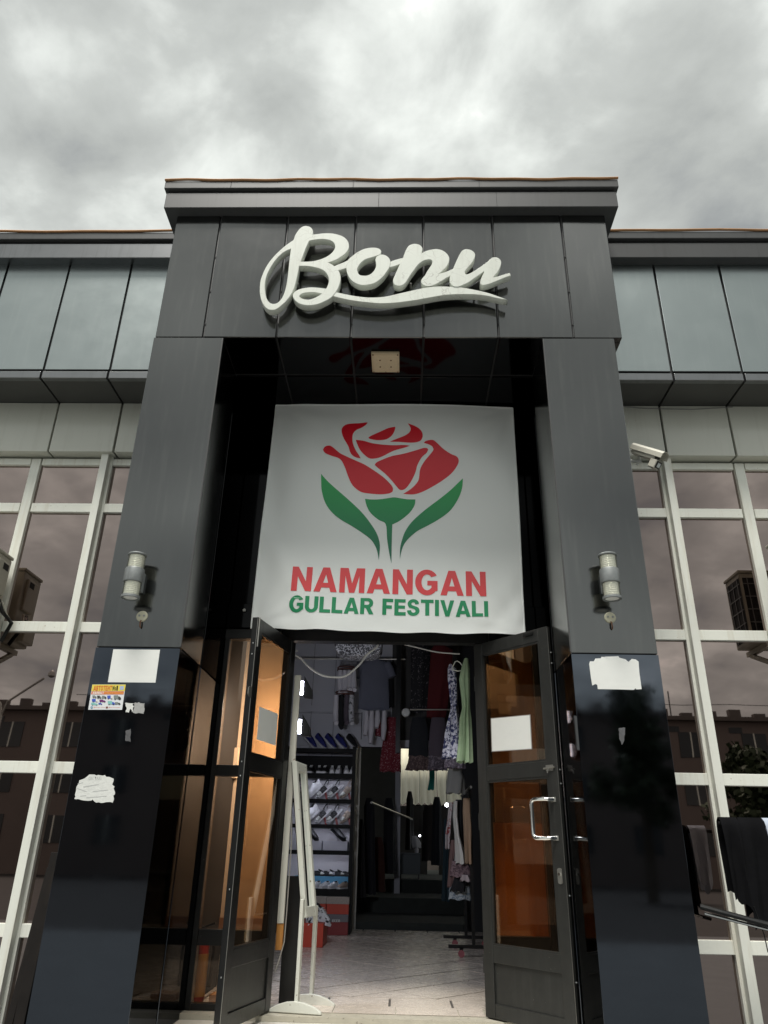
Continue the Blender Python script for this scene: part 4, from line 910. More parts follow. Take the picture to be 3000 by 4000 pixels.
MB().box(.78, 1.30, 1.13, 1.18, -.60, -.521).build('baseboard', m_baseb, bd)
# dark planks leaning against the left pillar
m_plank = M('weathered_dark_timber', (.011, .009, .008), rough=.75, var=.5, vscale=12, streak=((.035, .025, .018), .6), spec=.2)
for i, (a, b, c, d_, lab) in enumerate((((222, 3330), (70, 4030), .055, .30, 'dark weathered plank leaning on the left pillar, the nearer one'), ((200, 3390), (30, 4030), .04, .36, 'thin dark batten leaning behind the dark plank by the left pillar'))):
    p, q = at(*a, d_), at(*b, d_-.12); q = q+(q-p).normalized()*.75
    tag(MB().bar(p, q, c, .03, up=(0, 1, 0)).build('leaning_plank', m_plank, bevel=.003), lab, 'plank')
# clothes rack outside at the right
m_blackcloth = M('black_knit_cloth', (.006, .006, .007), rough=.95, var=.4, vscale=9, bump=.5, bscale=22, spec=.1)
rk = empty('clothes_rail', (2.3, .2, -1.5)); tag(rk, 'black tubular clothes rail outside on the right with folded trousers', 'clothes rail')
zr = at(2900, 3205, .3).z
MB().tube([(1.93, .3, zr-.02), (3.2, .3, zr-.02)], .014, 10).build('rail', m_frame, rk, smooth=True)
p, q = at(2735, 3541, .05), at(3000, 3612, -.02)
MB().tube([p, q, q+(q-p)*1.5], .013, 8).build('cross_pole', m_frame, rk, smooth=True); MB().tube([p+Vector((.02, .01, -.03)), q+Vector((.02, .02, -.025)), q+(q-p)*1.5], .008, 8).build('cross_pole', m_chrome, rk, smooth=True)
for x in (2.95,): MB().tube([(x, .3, zr), (x, .3, -1.5)], .015, 8).build('upright', m_frame, rk, smooth=True)
def folded(x0, x1, zb, y, label, mat, seed, name='folded_trousers'):
    rnd = random.Random(seed); mb = MB(); nx_, nz_ = 10, 14; ph = rnd.uniform(0, 6)
    for side in (-1, 1):
        for j in range(nz_+1):
            t = j/nz_; z = zr+.016 - (t**1.15)*(zr-zb)*(1 if side < 0 else .92)
            for i in range(nx_+1):
                u = i/nx_; x = x0+(x1-x0)*u + .02*t*math.sin(ph+u*2) + .012*t*(u-.5)
                off = .020+.012*min(1, t*6)+.016*math.sin(u*8+ph+t*1.5)*min(1, t*2.5)+.006*math.sin(u*21+ph*2+t*5)*t
                mb.v.append((x, y+side*(off if j else .003), z+(.022*math.sin(u*5+ph)+.012*math.sin(u*13+ph))*t*t-(.05*max(0, u-.75)*4*t*t*0)))
    m_ = (nx_+1)*(nz_+1); quads = lambda o: [(o+j*(nx_+1)+i, o+j*(nx_+1)+i+1, o+(j+1)*(nx_+1)+i+1, o+(j+1)*(nx_+1)+i) for j in range(nz_) for i in range(nx_)]
    mb.f = quads(0)+quads(m_)
    return tag(mb.build(name, mat, smooth=True), label, 'trousers')
folded(1.935, 2.035, -.232, .3, 'short pair of black trousers folded over the rail, nearest the pillar', m_blackcloth, 1)
folded(2.04, 2.17, -.33, .3, 'longer black trousers folded over the rail beside the short pair', m_blackcloth, 2)
folded(2.18, 2.30, -.20, .31, 'pale blue trousers folded over the rail at the right picture edge', M('pale_denim', (.45, .5, .58), rough=.9), 3)
MB().tube([at(2945, 3540, .2), at(2985, 3650, .25), at(3000, 3720, .28)], .003, 5).build('tie_wire', m_frame, rk)

# ================================================================== SHOP INTERIOR
WY = 6.43                                   # partition at the back of the tiled room
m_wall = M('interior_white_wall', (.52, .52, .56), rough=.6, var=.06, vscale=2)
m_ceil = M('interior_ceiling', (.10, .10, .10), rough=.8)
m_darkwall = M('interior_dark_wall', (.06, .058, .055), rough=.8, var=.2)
m_carpet = M('dark_carpet', (.045, .05, .045), rough=.95, var=.3, vscale=8, bump=.5, bscale=120)
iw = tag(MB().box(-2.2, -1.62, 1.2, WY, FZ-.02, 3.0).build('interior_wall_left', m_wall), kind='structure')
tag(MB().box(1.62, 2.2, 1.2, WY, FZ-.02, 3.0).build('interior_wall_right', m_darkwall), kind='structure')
tag(MB().box(-2.2, 2.2, 1.2, WY+.1, 3.0, 3.1).build('ceiling', m_ceil), kind='structure')
bw = MB(); ZD = 1.33; XA, XB = -.40, .98
bw.box(-1.62, XA, WY, WY+.1, FZ, 3.0).box(XB, 1.62, WY, WY+.1, FZ, 3.0).box(XA, XB, WY, WY+.1, ZD, 3.0)
back = tag(bw.build('interior_wall_back', m_groove), kind='structure')
# white wall boards with seams
xs_ = [-1.62, -1.12, -.80, XA-.004]; zs_ = [FZ, 1.20, 1.78, 2.98]
for i in range(3):
    for j in range(3):
        MB().box(xs_[i]+.003, xs_[i+1]-.003, WY-.015, WY-.001, zs_[j]+.003, zs_[j+1]-.003).build('wall_board', m_wall, back)
xs_ = [XA, .02, .42, .99]
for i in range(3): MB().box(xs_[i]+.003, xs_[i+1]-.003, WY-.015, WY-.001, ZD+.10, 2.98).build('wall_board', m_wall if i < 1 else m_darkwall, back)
MB().box(-1.6, XA+.25, WY-.03, WY-.016, 1.80, 1.88).build('trunking', m_wall, back)
MB().box(-1.6, .98, WY-.05, WY-.016, ZD, ZD+.095).build('door_head', m_wall, back)
MB().box(XA-.05, XA, WY-.04, WY-.0155, FZ, ZD-.002).build('door_trim', m_whitestrip, back)
tag(MB().box(.08, .14, 5.9, 5.96, 1.2, 3.0).build('hanging_post', m_frame), 'dark vertical post hanging from the shop ceiling', 'post')
# tiled floor: a straight border row, then tiles laid diagonally
floor = tag(MB().box(-1.62, 1.62, 1.301, WY, FZ-.05, FZ-.008).build('shop_floor', m_grout), kind='structure')
def clip(poly, f):
    out = []
    for i in range(len(poly)):
        a, b = poly[i-1], poly[i]; fa, fb = f(a), f(b)
        if (fa >= 0) != (fb >= 0): t = fa/(fa-fb); out.append((a[0]+(b[0]-a[0])*t, a[1]+(b[1]-a[1])*t))
        if fb >= 0: out.append(b)
    return out
def tile(poly, z=FZ):
    if len(poly) < 3: return
    A = abs(sum(poly[i-1][0]*poly[i][1]-poly[i][0]*poly[i-1][1] for i in range(len(poly))))/2
    if A < .0015: return
    z += random.uniform(-.0008, .0008)
    MB().slab([(x, y, z) for x, y in poly], (0, 0, -.01)).build('floor_tile', m_tile, floor)
TS = .40; gp = .008
x = -1.5
while x < 1.5:
    tile([(x+gp, 1.306), (x+TS-gp, 1.306), (x+TS-gp, 1.62), (x+gp, 1.62)]); x += TS
    tile([(x-TS+gp, WY-.25), (x-gp, WY-.25), (x-gp, WY-.004), (x-TS+gp, WY-.004)])
hd = TS*math.sqrt(.5)
for i in range(-9, 10):
    for j in range(-3, 30):
        cx, cy = .12+(i+(j % 2)*.5)*2*hd, 1.62+j*hd
        hh = hd-gp*1.4
        p = [(cx-hh, cy), (cx, cy-hh), (cx+hh, cy), (cx, cy+hh)]
        for f_ in (lambda q: q[1]-1.627, lambda q: WY-.257-q[1], lambda q: q[0]+1.5, lambda q: 1.5-q[0]): p = clip(p, f_) if p else p
        if p: tile(p)
# threshold tiles between the leaves
x = -.62
while x < .6:
    MB().slab([(x+.003, 1.06, -.8735), (min(x+.38, .68)-.003, 1.06, -.8735), (min(x+.38, .68)-.003, 1.298, -.8735), (x+.003, 1.298, -.8735)], (0, 0, .002)).build('threshold_tile', m_tile, thr); x += .38
# market hall beyond
tag(MB().box(-1.2, 2.6, WY+.10, 8.2, FZ-.1, -.80).build('hall_floor', m_carpet), kind='structure')
tag(MB().box(-1.2, 2.6, 8.2, 9.9, FZ-.1, -.60).build('hall_step', m_carpet), kind='structure')
tag(MB().box(-2.2, 4.6, 9.9, 19, FZ-.1, -.40).build('hall_floor_upper', m_carpet), kind='structure')
tag(MB().box(-1.3, -1.2, WY+.1, 13, FZ, 3.2).build('hall_wall_left', m_darkwall), kind='structure')
tag(MB().box(2.6, 2.7, WY+.1, 9.5, FZ, 3.2).build('hall_wall_right', m_darkwall), kind='structure')
tag(MB().box(-1.3, 4.7, WY+.1, 13.6, 3.2, 3.3).build('hall_ceiling', m_ceil), kind='structure')
m_poly = M('cream_corrugated_sheet', (.74, .70, .55), rough=.5, var=.06)
canopy = empty('market_canopy', (1.2, 15.5, -.4)); tag(canopy, 'cream corrugated canopy in daylight seen far beyond the inner doorway', 'canopy')
for k in range(6):
    mb = MB(); x0 = at(1562, 3000, 14.2).x+k*.9; n = 24
    for j, (yy, zz) in enumerate(((14.2, 1.05), (17.0, 3.7))):
        for i in range(n+1): mb.v.append((x0+.88*i/n, yy, zz+.028*math.cos(i*PI/2)))
    mb.f = [(i, i+1, n+2+i, n+1+i) for i in range(n)]
    mb.build('corrugated_sheet', m_poly, canopy)
for x in (.5, 2.4, 4.4): MB().bar((x, 14.25, -.4), (x, 14.25, 1.0), .07).build('post', m_frame, canopy)
MB().bar((.4, 14.3, 1.02), (5.8, 14.3, 1.02), .05).build('beam', m_frame, canopy)
m_pinkw = M('hall_end_plaster', (.12, .10, .09), rough=.7)
tag(MB().box(-2, 6.5, 18.6, 18.8, -.4, 3.0).build('hall_end_wall', m_pinkw), kind='structure')
g0, g1 = at(1668, 3180, 13.7).x, at(1712, 3180, 13.7).x
XP = at(1562, 3000, 13.7).x
tag(MB().box(-1.2, XP, 13.7, 13.8, -.4, 3.2).build('hall_backdrop', m_darkwall), kind='structure')  # dark backdrop sheets added to keep the far hall dark around the canopy
tag(MB().box(XP+.001, g0, 13.7, 13.8, -.4, .98).build('hall_backdrop_low', m_darkwall), kind='structure')
tag(MB().box(g1, 4.7, 13.7, 13.8, -.4, .98).build('hall_backdrop_side', m_darkwall), kind='structure')

# ---- shoe shelf
SYF, SYB = 5.70, 6.08
shelf = empty('shoe_shelf', (-.85, 5.9, FZ)); tag(shelf, 'black shoe shelf with pale back panels left of the inner doorway', 'shelf')
m_shelfblk = M('shelf_black', (.004, .004, .004), rough=.6, spec=.2); m_shelfback = M('shelf_back_pale', (.62, .60, .64), rough=.6, var=.05)
SXL, SXR = -1.30, -.425
boards = [(1.162, 1.215), (.85, .91), (.555, .605), (.268, .312), (-.030, .018), (-.478, -.40)]
for z0, z1 in boards:
    MB().box(SXL, SXR-.045, SYF+.013, SYB-.013, z1-.018, z1-.001).build('shelf_board', m_shelfblk, shelf)
    MB().box(SXL, SXR-.045, SYF, SYF+.012, z0, z1).build('shelf_lip', m_shelfblk, shelf, bevel=.002)
MB().box(SXR-.044, SXR, SYF-.005, SYB, FZ, 1.24).build('upright', m_shelfblk, shelf); MB().box(SXL-.044, SXL-.001, SYF-.005, SYB, FZ, 1.24).build('upright', m_shelfblk, shelf)
zz_ = [1.162, .91, .605, .312, .018, -.40]
for k in range(5): MB().box(SXL, SXR-.046, SYB-.012, SYB, zz_[k+1]+.001, boards[k][0]-.001).build('back_panel', m_shelfback if k else m_shelfblk, shelf)
m_led = emit('led_strip', (.80, .84, 1.0), 6)
for k in (1, 2, 3, 4): MB().box(SXL+.02, SXR-.06, SYF+.016, SYF+.026, boards[k][1]-.030, boards[k][1]-.020).build('led_strip', m_led, shelf)
# ---- shoes
def loft(secs, n=12):
    mb = MB()
    for (y, zc_, w, h, flat) in secs:
        for k in range(n):
            t = 2*PI*k/n; cz = math.sin(t); mb.v.append((w*math.cos(t), y, zc_+h*(cz if cz > 0 else cz*flat)))
    m_ = len(secs); mb.f = [(i*n+k, i*n+(k+1) % n, (i+1)*n+(k+1) % n, (i+1)*n+k) for i in range(m_-1) for k in range(n)]+[tuple(range(n)), tuple(range((m_-1)*n, m_*n))]
    return mb
shoe_protos = {}
def shoe(style, upper, sole):
    key = (style, upper.name, sole.name)
    if key in shoe_protos: return shoe_protos[key]
    r = empty(style, (0, 0, -50))
    P = lambda mb, nm, mt: obj(nm, mb_mesh(mb), mt, None, True)
    parts = []
    so_ = MB(); prof = [(-.135, .030), (-.12, .036), (-.08, .040), (-.02, .042), (.03, .036), (.08, .034), (.115, .034), (.132, .026)]
    n_ = len(prof)
    for zz in (0, .024 if style == 'sneaker' else .016):
        for y, w in prof: so_.v += [(-w, y, zz), (w, y, zz)]
    for i in range(n_-1):
        a = 2*i; b = 2*n_+2*i
        so_.f += [(a, a+1, a+3, a+2), (b, b+2, b+3, b+1), (a, a+2, b+2, b), (a+1, b+1, b+3, a+3)]
    so_.f += [(0, 2*n_, 2*n_+1, 1), (2*n_-2, 2*n_-1, 4*n_-1, 4*n_-2)]
    parts.append(('sole', so_, sole))
    if style in ('sneaker', 'slip_on_shoe', 'flat_shoe'):
        hk = 1 if style == 'sneaker' else .75 if style == 'slip_on_shoe' else .45
        up_ = loft([(-.130, .03, .022, .012, .5), (-.115, .032, .031, .028*hk, .5), (-.08, .034, .036, .04*hk, .5), (-.03, .036, .037, .058*hk, .5), (.02, .038, .033, .078*hk, .5), (.05, .038, .031, .062*hk, .5), (.10, .04, .032, .085*hk, .5), (.128, .04, .022, .075*hk, .5)])
        parts.append(('upper', up_, upper))
        op = loft([(.035, .10*hk+.012, .017, .006, .5), (.06, .085*hk+.02, .021, .012, .5), (.095, .105*hk+.012, .019, .012, .5), (.110, .11*hk+.012, .012, .006, .5)], 8); parts.append(('opening', op, m_groove))
        if style == 'sneaker':
            la = MB()
            for k in range(4): la.bar((-.018, -.045+k*.02, .096+k*.009-.008), (.018, -.042+k*.02, .098+k*.009-.008), .006, .004)
            parts.append(('laces', la, m_white_metal))
    else:
        st_ = MB()
        for y0, y1, hh, w in ((-.07, -.03, .045, .037), (-.02, .02, .055, .037)):
            for k in range(8):
                t0, t1 = PI*k/8, PI*(k+1)/8
                st_.quad((w*math.cos(t0), y0, .016+hh*math.sin(t0)), (w*math.cos(t1), y0, .016+hh*math.sin(t1)), (w*math.cos(t1), y1+.01, .016+hh*math.sin(t1)), (w*math.cos(t0), y1+.01, .016+hh*math.sin(t0)))
        for k in range(8):
            t0, t1 = PI*k/8, PI*(k+1)/8
            f0 = lambda t: (.034*math.cos(t), .06+.07*math.sin(t), .05+.03*math.sin(t))
            a, b = f0(t0), f0(t1); st_.quad(a, b, (b[0], b[1], b[2]+.015), (a[0], a[1], a[2]+.015))
        parts.append(('straps', st_, upper))
        parts.append(('foam_insert', loft([(-.12, .03, .02, .01, .5), (-.09, .03, .03, .022, .5), (-.05, .03, .03, .03, .5), (-.03, .03, .02, .02, .5)], 8), m_white_metal))
    for nm, mb, mt in parts:
        o = mb.build(nm, mt, None, smooth=True); o.parent = r
    shoe_protos[key] = r; return r
def put(proto, loc, rot, label, cat, group, sc=1.0):
    o = proto if not proto.get('used') else copy_tree(proto)
    proto['used'] = 1
    if 'used' in o.keys() and o is not proto: del o['used']
    o.location = loc; o.rotation_euler = rot; o.scale = (sc,)*3; tag(o, label, cat, group); return o
mw, mb_, mbl, mgrey, mbeige = M('shoe_white', (.74, .74, .76), rough=.5), M('shoe_black', (.012, .012, .014), rough=.5), M('shoe_navy', (.02, .025, .16), rough=.6), M('shoe_grey', (.25, .25, .27), rough=.6), M('shoe_beige', (.42, .34, .28), rough=.6)
mst = M('shoe_stand_red', (.35, .015, .02), rough=.4)
def sx(px, py, Y=5.8): return at(px, py, Y).x
ORD = ['first', 'second', 'third', 'fourth', 'fifth', 'sixth', 'seventh']
for i, px in enumerate((1209, 1247, 1286, 1327, 1370)):
    last = i == 4
    put(shoe('slip_on_shoe', mbl if not last else mb_, mw), (sx(px, 2900), 5.86, 1.295), (R(38), 0, R(52)), ('%s blue slip-on shoe from the left on the top shelf' % ORD[i]) if not last else 'black and white slip-on at the right end of the top shelf', 'shoe', 'slip-on shoes on the top shelf', .9)
for i, px in enumerate((1214, 1245, 1268, 1296, 1323, 1352, 1378)):
    w_ = i > 2
    put(shoe('sneaker', mw if w_ else mb_, mw), (sx(px, 3010), 5.84, .912), (0, 0, R(4 if i % 2 else -4)), ('%s white sneaker from the right on the second shelf' % ORD[6-i]) if w_ else ('%s black and white sneaker from the left on the second shelf' % ORD[i]), 'shoe', 'sneakers on the second shelf', .92)
for row, (zt_, py, lst) in enumerate(((.607, 3110, ((1228, 'w'), (1266, 'k'), (1310, 'k'), (1358, 'b'))), (.314, 3210, ((1216, 'w'), (1262, 'k'), (1306, 'k'), (1358, 'b'))))):
    rn = ('third', 'fourth')[row]; seen = 0
    for i, (px, kd) in enumerate(lst):
        x_ = sx(px, py)
        if kd == 'w': put(shoe('sneaker', mw, mw), (x_, 5.86, zt_+.085), (R(34), R(0), R(-42)), 'tilted white sneaker at the left end of the %s shelf' % rn, 'shoe', 'tilted shoes on the shelf')
        else:
            lab = ('beige strappy sandal at the right end of the %s shelf' % rn) if kd == 'b' else ('%s black sandal on the %s shelf' % (('left', 'right')[seen], rn)); seen += kd == 'k'
            put(shoe('sandal', mb_ if kd == 'k' else mbeige, mw if kd == 'k' else mbeige), (x_, 5.86, zt_+.095), (R(38), R(0), R(-48)), lab, 'sandal', 'sandals on stands')
            sdn = MB().bar((x_+.03, 5.90, zt_+.0), (x_+.005, 5.90, zt_+.085), .03, .012).build('shoe_stand', mst); tag(sdn, 'red stand under the ' + lab.replace('strappy ', ''), 'shoe stand', 'red shoe stands')
m_box_w = M('white_shoe_box', (.60, .60, .68), rough=.6)
for i, (px0, px1) in enumerate(((1150, 1258), (1262, 1358))):
    b0 = tag(MB().box(sx(px0, 3300), sx(px1, 3300), 5.75, 6.0, .019, .125).build('shoe_box', m_box_w, bevel=.002), '%s white shoe box on the fifth shelf' % ('left', 'right')[i], 'shoe box', 'white shoe boxes on the fifth shelf')
    put(shoe('flat_shoe', mb_, mb_), (sx((px0+px1)/2+8, 3290), 5.82, .19), (R(30), 0, R(48)), '%s black flat shoe propped on a white shoe box' % ('left', 'right')[i], 'shoe', 'black flats on the fifth shelf')
mtray = M('blue_tray', (.08, .3, .5), rough=.5)
tag(MB().box(sx(1150, 3400), sx(1370, 3400), 5.86, 6.02, -.40, -.27).build('display_step', mtray, bevel=.003), 'blue display step on the bottom shelf', 'display step')
for i, px in enumerate((1235, 1270, 1315, 1345)): put(shoe('sandal', mb_, mb_), (sx(px, 3390), 5.93, -.268), (0, 0, R(70)), '%s black sandal from the left on the blue step' % ORD[i], 'sandal', 'black sandals on the blue step', .8)
for i, px in enumerate((1150, 1235, 1270, 1303, 1340)): put(shoe('slip_on_shoe', mbeige if i in (0, 4) else mw, mw), (sx(px, 3440), 5.77, -.399), (0, 0, R(-25)), ('%s pale slipper from the left on the bottom shelf' % ORD[i]), 'slipper', 'slippers on the bottom shelf', .8)
m_ecco, m_eccod, m_eccol = M('orange_red_card', (.50, .05, .02), rough=.55), M('grey_card', (.16, .15, .16), rough=.6), M('speckled_lid', (.38, .33, .29), rough=.7, var=.4, vscale=90)
for i, (px0, px1) in enumerate(((1132, 1272), (1274, 1362))):
    x0_, x1_ = sx(px0, 3580, 5.6), sx(px1, 3580, 5.6)
    bxr = empty('shoe_carton', ((x0_+x1_)/2, 5.75, FZ)); tag(bxr, '%s orange and grey shoe carton stack with speckled lid below the shelf' % ('left', 'right')[i], 'carton', 'cartons below the shelf')
    MB().box(x0_, x1_-.004, 5.60, 5.95, FZ+.001, -.74).build('lower_box', M('dark_red_card', (.22, .02, .02), rough=.55) if i == 0 else bpy.data.materials['dark_red_card'], bxr, bevel=.002)
    MB().box(x0_, x1_-.004, 5.60, 5.95, -.739, -.66).build('grey_side', m_eccod, bxr, bevel=.002); MB().box(x0_, x1_-.004, 5.60, 5.95, -.659, -.555).build('orange_side', m_ecco, bxr, bevel=.002)
    MB().box(x0_-.004, x1_, 5.595, 5.955, -.554, -.48).build('lid', m_eccol, bxr, bevel=.003)
    if i: 
        c_ = [Vector((at(px, py, 5.597).x, 5.597, at(px, py, 5.597).z)) for px, py in ((1298, 3602), (1328, 3602), (1328, 3592), (1298, 3592))]
        word('ECCO', *c_, m_white_metal, bxr, 'lettering', one=True)
fb = at(1235, 3690, 4.7)
tag(MB().box(-1.0, fb.x+.10, 4.35, 4.85, FZ+.001, -.66).build('floor_carton', m_ecco, bevel=.003), 'orange red carton on the tiled floor in front of the shelf', 'carton')
for i, (dx_, dy_, dz_, rz) in enumerate(((-.02, .1, 0, 30), (.03, .02, .0, 50), (-.06, -.1, 0, 15))): put(shoe('sneaker', m_cow if (m_cow := bpy.data.materials.get('black_white_patch')) else two_tone('black_white_patch', (.02, .02, .02), (.7, .7, .7), 16, .5, .02), mw), (fb.x+dx_, 4.6+dy_, -.659), (R(16), R(12), R(rz)), '%s black and white patterned sneaker on the floor carton' % ('rear', 'middle', 'front')[i], 'shoe', 'patterned sneakers on the floor carton', 1.1)
# ---- led floods clipped behind the strip
m_flood = emit('flood_face', (.82, .85, 1), 14)
for i, (px, py) in enumerate(((1188, 2690), (1180, 2840))):
    c = at(px, py, 1.30); fl = empty('led_flood', c); tag(fl, '%s black led flood lamp behind the white strip' % ('upper', 'lower')[i], 'lamp', 'led flood lamps')
    MB().slab([c+Vector(v) for v in ((.0, -.02, .09), (.055, .02, -.0), (.06, .03, -.06), (.0, .0, -.06))], (0, .06, 0)).build('housing', m_frame, fl)
    MB().slab([c+Vector(v) for v in ((-.03, -.022, .05), (-.004, -.022, .05), (-.004, -.022, -.05), (-.03, -.022, -.05))], (0, .004, 0)).build('lamp_face', m_flood, fl)
    ld = bpy.data.lights.new('flood_light', 'AREA'); ld.energy = 6 if i else 7; ld.size = .06; ld.color = (.84, .88, 1); lo = bpy.data.objects.new('flood_light', ld); col.objects.link(lo)
    lo.location = c+(Vector((.06, .09, .0)) if i else Vector((-.14, -.02, -.10))); lo.rotation_euler = (Vector((.0, -1, .1)) if i else Vector((.55, -.55, .75))).to_track_quat('Z', 'Y').to_euler(); attach(lo, fl)

# ---- garments
def garment(name, rows, Y, mat, label, cat='garment', group=None, folds=6, depth=.06, amp=.012, seed=0, sleeves=None, parts=None, top_open=True):
    """rows: (pixel y, left px, right px) from the top down on the plane Y"""
    rnd = random.Random(seed); n = 28; mb = MB(); ph = rnd.uniform(0, 6); m_ = len(rows)
    c0 = None
    for r_, (py, xl, xr) in enumerate(rows):
        a, b = at(xl, py, Y), at(xr, py, Y); c = (a+b)/2; w = (b.x-a.x)/2; t = r_/(m_-1); c0 = c0 or c
        for k in range(n):
            th = 2*PI*k/n; f_ = 1+amp*1.5/max(w, .02)*t*math.sin(folds*th+ph+t*1.5)+.03*math.sin(3*th+9*t+ph)
            mb.v.append((c.x+w*math.cos(th)*f_, Y+depth*(.55+.45*t)*math.sin(th)*f_+.004*math.sin(7*t+ph), c.z+.008*t*math.sin(folds*th+ph)))
    mb.f = [(i*n+k, i*n+(k+1) % n, (i+1)*n+(k+1) % n, (i+1)*n+k) for i in range(m_-1) for k in range(n)]+[tuple(range(n))]
    root = empty(name, (c0.x, Y, at(rows[-1][1], rows[-1][0], Y).z)); tag(root, label, cat, group)
    mb.build('body', mat, root, smooth=True)
    for sv in (sleeves or []):
        MB().tube([at(x, y, Y) for x, y, _ in sv], [q[2] for q in sv], 10).build('sleeve', mat, root, smooth=True)
    hz = at((rows[0][1]+rows[0][2])/2, rows[0][0], Y)
    return root
def hanger(root, px, py, Y, mat, w=.16):
    c = at(px, py, Y); MB().tube([c+Vector((-w, 0, -.07)), c+Vector((-.02, 0, 0)), c+Vector((.02, 0, 0)), c+Vector((w, 0, -.07))], .006, 6).build('hanger', mat, root)
    MB().tube([c, c+Vector((0, 0, .05)), c+Vector((.02, 0, .07)), c+Vector((.015, 0, .09)), c+Vector((-.01, 0, .10))], .003, 6).build('hanger_hook', mat, root)
Zm = lambda x, y: (1050+x/1.952, 2450+y/1.952)
def gr(rows): return [(2450+y/1.952, 1050+a/1.952, 1050+b/1.952) for y, a, b in rows]
def gs(pts): return [(1050+x/1.952, 2450+y/1.952, r_) for x, y, r_ in pts]
m_tgrey = M('grey_jersey', (.17, .18, .23), rough=.9, bump=.4, bscale=30); m_tblk = M('black_jersey', (.012, .012, .014), rough=.9)
g1 = garment('t_shirt', gr([(248, 770, 850), (262, 720, 895), (300, 690, 912), (400, 688, 908), (520, 684, 910), (625, 682, 914)]), 6.16, m_tgrey, 'grey t-shirt hanging on the back wall rail', 't-shirt', 'shirts on the rail', 5, .07, .008, 1, [gs([(705, 275, .06), (680, 330, .062), (664, 385, .06)]), gs([(900, 275, .06), (925, 330, .062), (942, 380, .06)])])
hanger(g1, 1050*0+1460, 2575, 6.16, m_frame)
g1 = garment('t_shirt', gr([(262, 880, 900), (300, 860, 935), (400, 850, 945), (520, 850, 945), (612, 850, 942)]), 6.28, m_tblk, 'black t-shirt hanging behind the grey one', 't-shirt', 'shirts on the rail', 5, .05, .008, 2, [gs([(915, 285, .06), (945, 330, .06), (960, 375, .055)])])
rl = [at(*Zm(200, 240), 6.2), at(*Zm(1040, 244), 6.2)]; tag(MB().tube(rl, .012, 8).build('hanging_rail', m_steel), 'steel rail along the back wall carrying the t-shirts', 'rail')
rl = [at(*Zm(1075, 628), 5.7), at(*Zm(1420, 628), 5.7)]; tag(MB().tube(rl, .01, 8).build('hanging_rail', m_steel), 'steel rail above the tank tops by the inner doorway', 'rail')
m_blkfl = two_tone('black_flowered', (.012, .012, .014), (.16, .14, .15), 34, .62, .02); m_redd = M('dark_red_cloth', (.10, .010, .012), rough=.9, bump=.4, bscale=20)
garment('long_dress', gr([(140, 1110, 1200), (170, 1085, 1225), (300, 1080, 1225), (500, 1085, 1215), (645, 1085, 1210)]), 5.85, m_blkfl, 'black dress with pale flowers hanging high on the right', 'dress', None, 5, .08, .014, 3)
garment('long_dress', gr([(140, 1260, 1340), (170, 1235, 1400), (300, 1225, 1395), (500, 1215, 1370), (690, 1210, 1340)]), 5.8, m_redd, 'dark red dress hanging beside the black flowered dress', 'dress', None, 5, .08, .014, 4)
m_redfl = two_tone('red_flowered', (.16, .012, .022), (.42, .22, .24), 52, .60, .03)
garment('child_dress', gr([(690, 890, 990), (705, 862, 1010), (760, 880, 1005), (830, 872, 1000), (920, 862, 1003), (1030, 848, 1005), (1045, 846, 1008), (1100, 845, 1005)]), 6.15, m_redfl, 'red flowered child dress hanging over the inner doorway', 'dress', None, 6, .07, .012, 5, [gs([(872, 715, .05), (845, 770, .055), (838, 830, .05)])])
m_tankb, m_tankm = M('black_tank_cloth', (.016, .018, .022), rough=.9), M('mauve_tank_cloth', (.10, .08, .10), rough=.9)
m_shor1, m_shor2 = two_tone('brown_flowered', (.08, .05, .05), (.20, .14, .13), 44, .55), two_tone('grey_flowered', (.10, .08, .10), (.26, .22, .26), 44, .55)
for i, (x0, x1, mt, m2, nm) in enumerate(((1070, 1218, m_tankb, m_shor1, 'black'), (1218, 1362, m_tankm, m_shor2, 'mauve'))):
    c = (x0+x1)/2
    t_ = garment('tank_top', gr([(690, c-50, c+50), (720, c-55, c+55), (770, x0+8, x1-8), (850, x0+4, x1-6), (985, x0+0, x1-4)]), 5.62, mt, '%s tank top hanging above flowered shorts' % nm, 'top', 'tank tops by the inner doorway', 5, .06, .008, 7+i)
    garment('ruffled_shorts', gr([(975, x0, x1-8), (1030, x0-8, x1-4), (1090, x0-14, x1-6)]), 5.62, m2, 'flowered ruffled shorts under the %s tank top' % nm, 'shorts', 'ruffled shorts', 9, .07, .02, 9+i)
m_blued = two_tone('blue_white_print', (.035, .04, .13), (.60, .60, .74), 42, .49, .03); m_greend = M('pale_green_cloth', (.33, .44, .29), rough=.85, var=.2, vscale=16, bump=.5, bscale=26); m_bluedk = M('black_belt_cloth', (.01, .01, .012), rough=.9)
d1 = garment('summer_dress', gr([(285, 1374, 1394), (320, 1366, 1425), (400, 1368, 1428), (500, 1380, 1428), (600, 1392, 1426), (640, 1392, 1430), (720, 1372, 1446), (820, 1352, 1460), (950, 1338, 1472), (1000, 1336, 1472)]), 1.30, m_blued, 'blue and white print dress hanging at the right of the doorway', 'dress', 'dresses at the right of the doorway', 7, .05, .012, 11)
MB().tube([at(*Zm(x, y), 1.26) for x, y in ((1405, 330), (1403, 300), (1420, 265), (1437, 257), (1460, 272), (1478, 300), (1470, 330), (1440, 335), (1405, 325))], .004, 6).build('hanger', m_white_metal, d1, smooth=True)
MB().tube([at(*Zm(x, y), 1.25) for x, y in ((1430, 600), (1442, 680), (1455, 760), (1466, 830))], .005, 6).build('belt_tie', m_bluedk, d1)
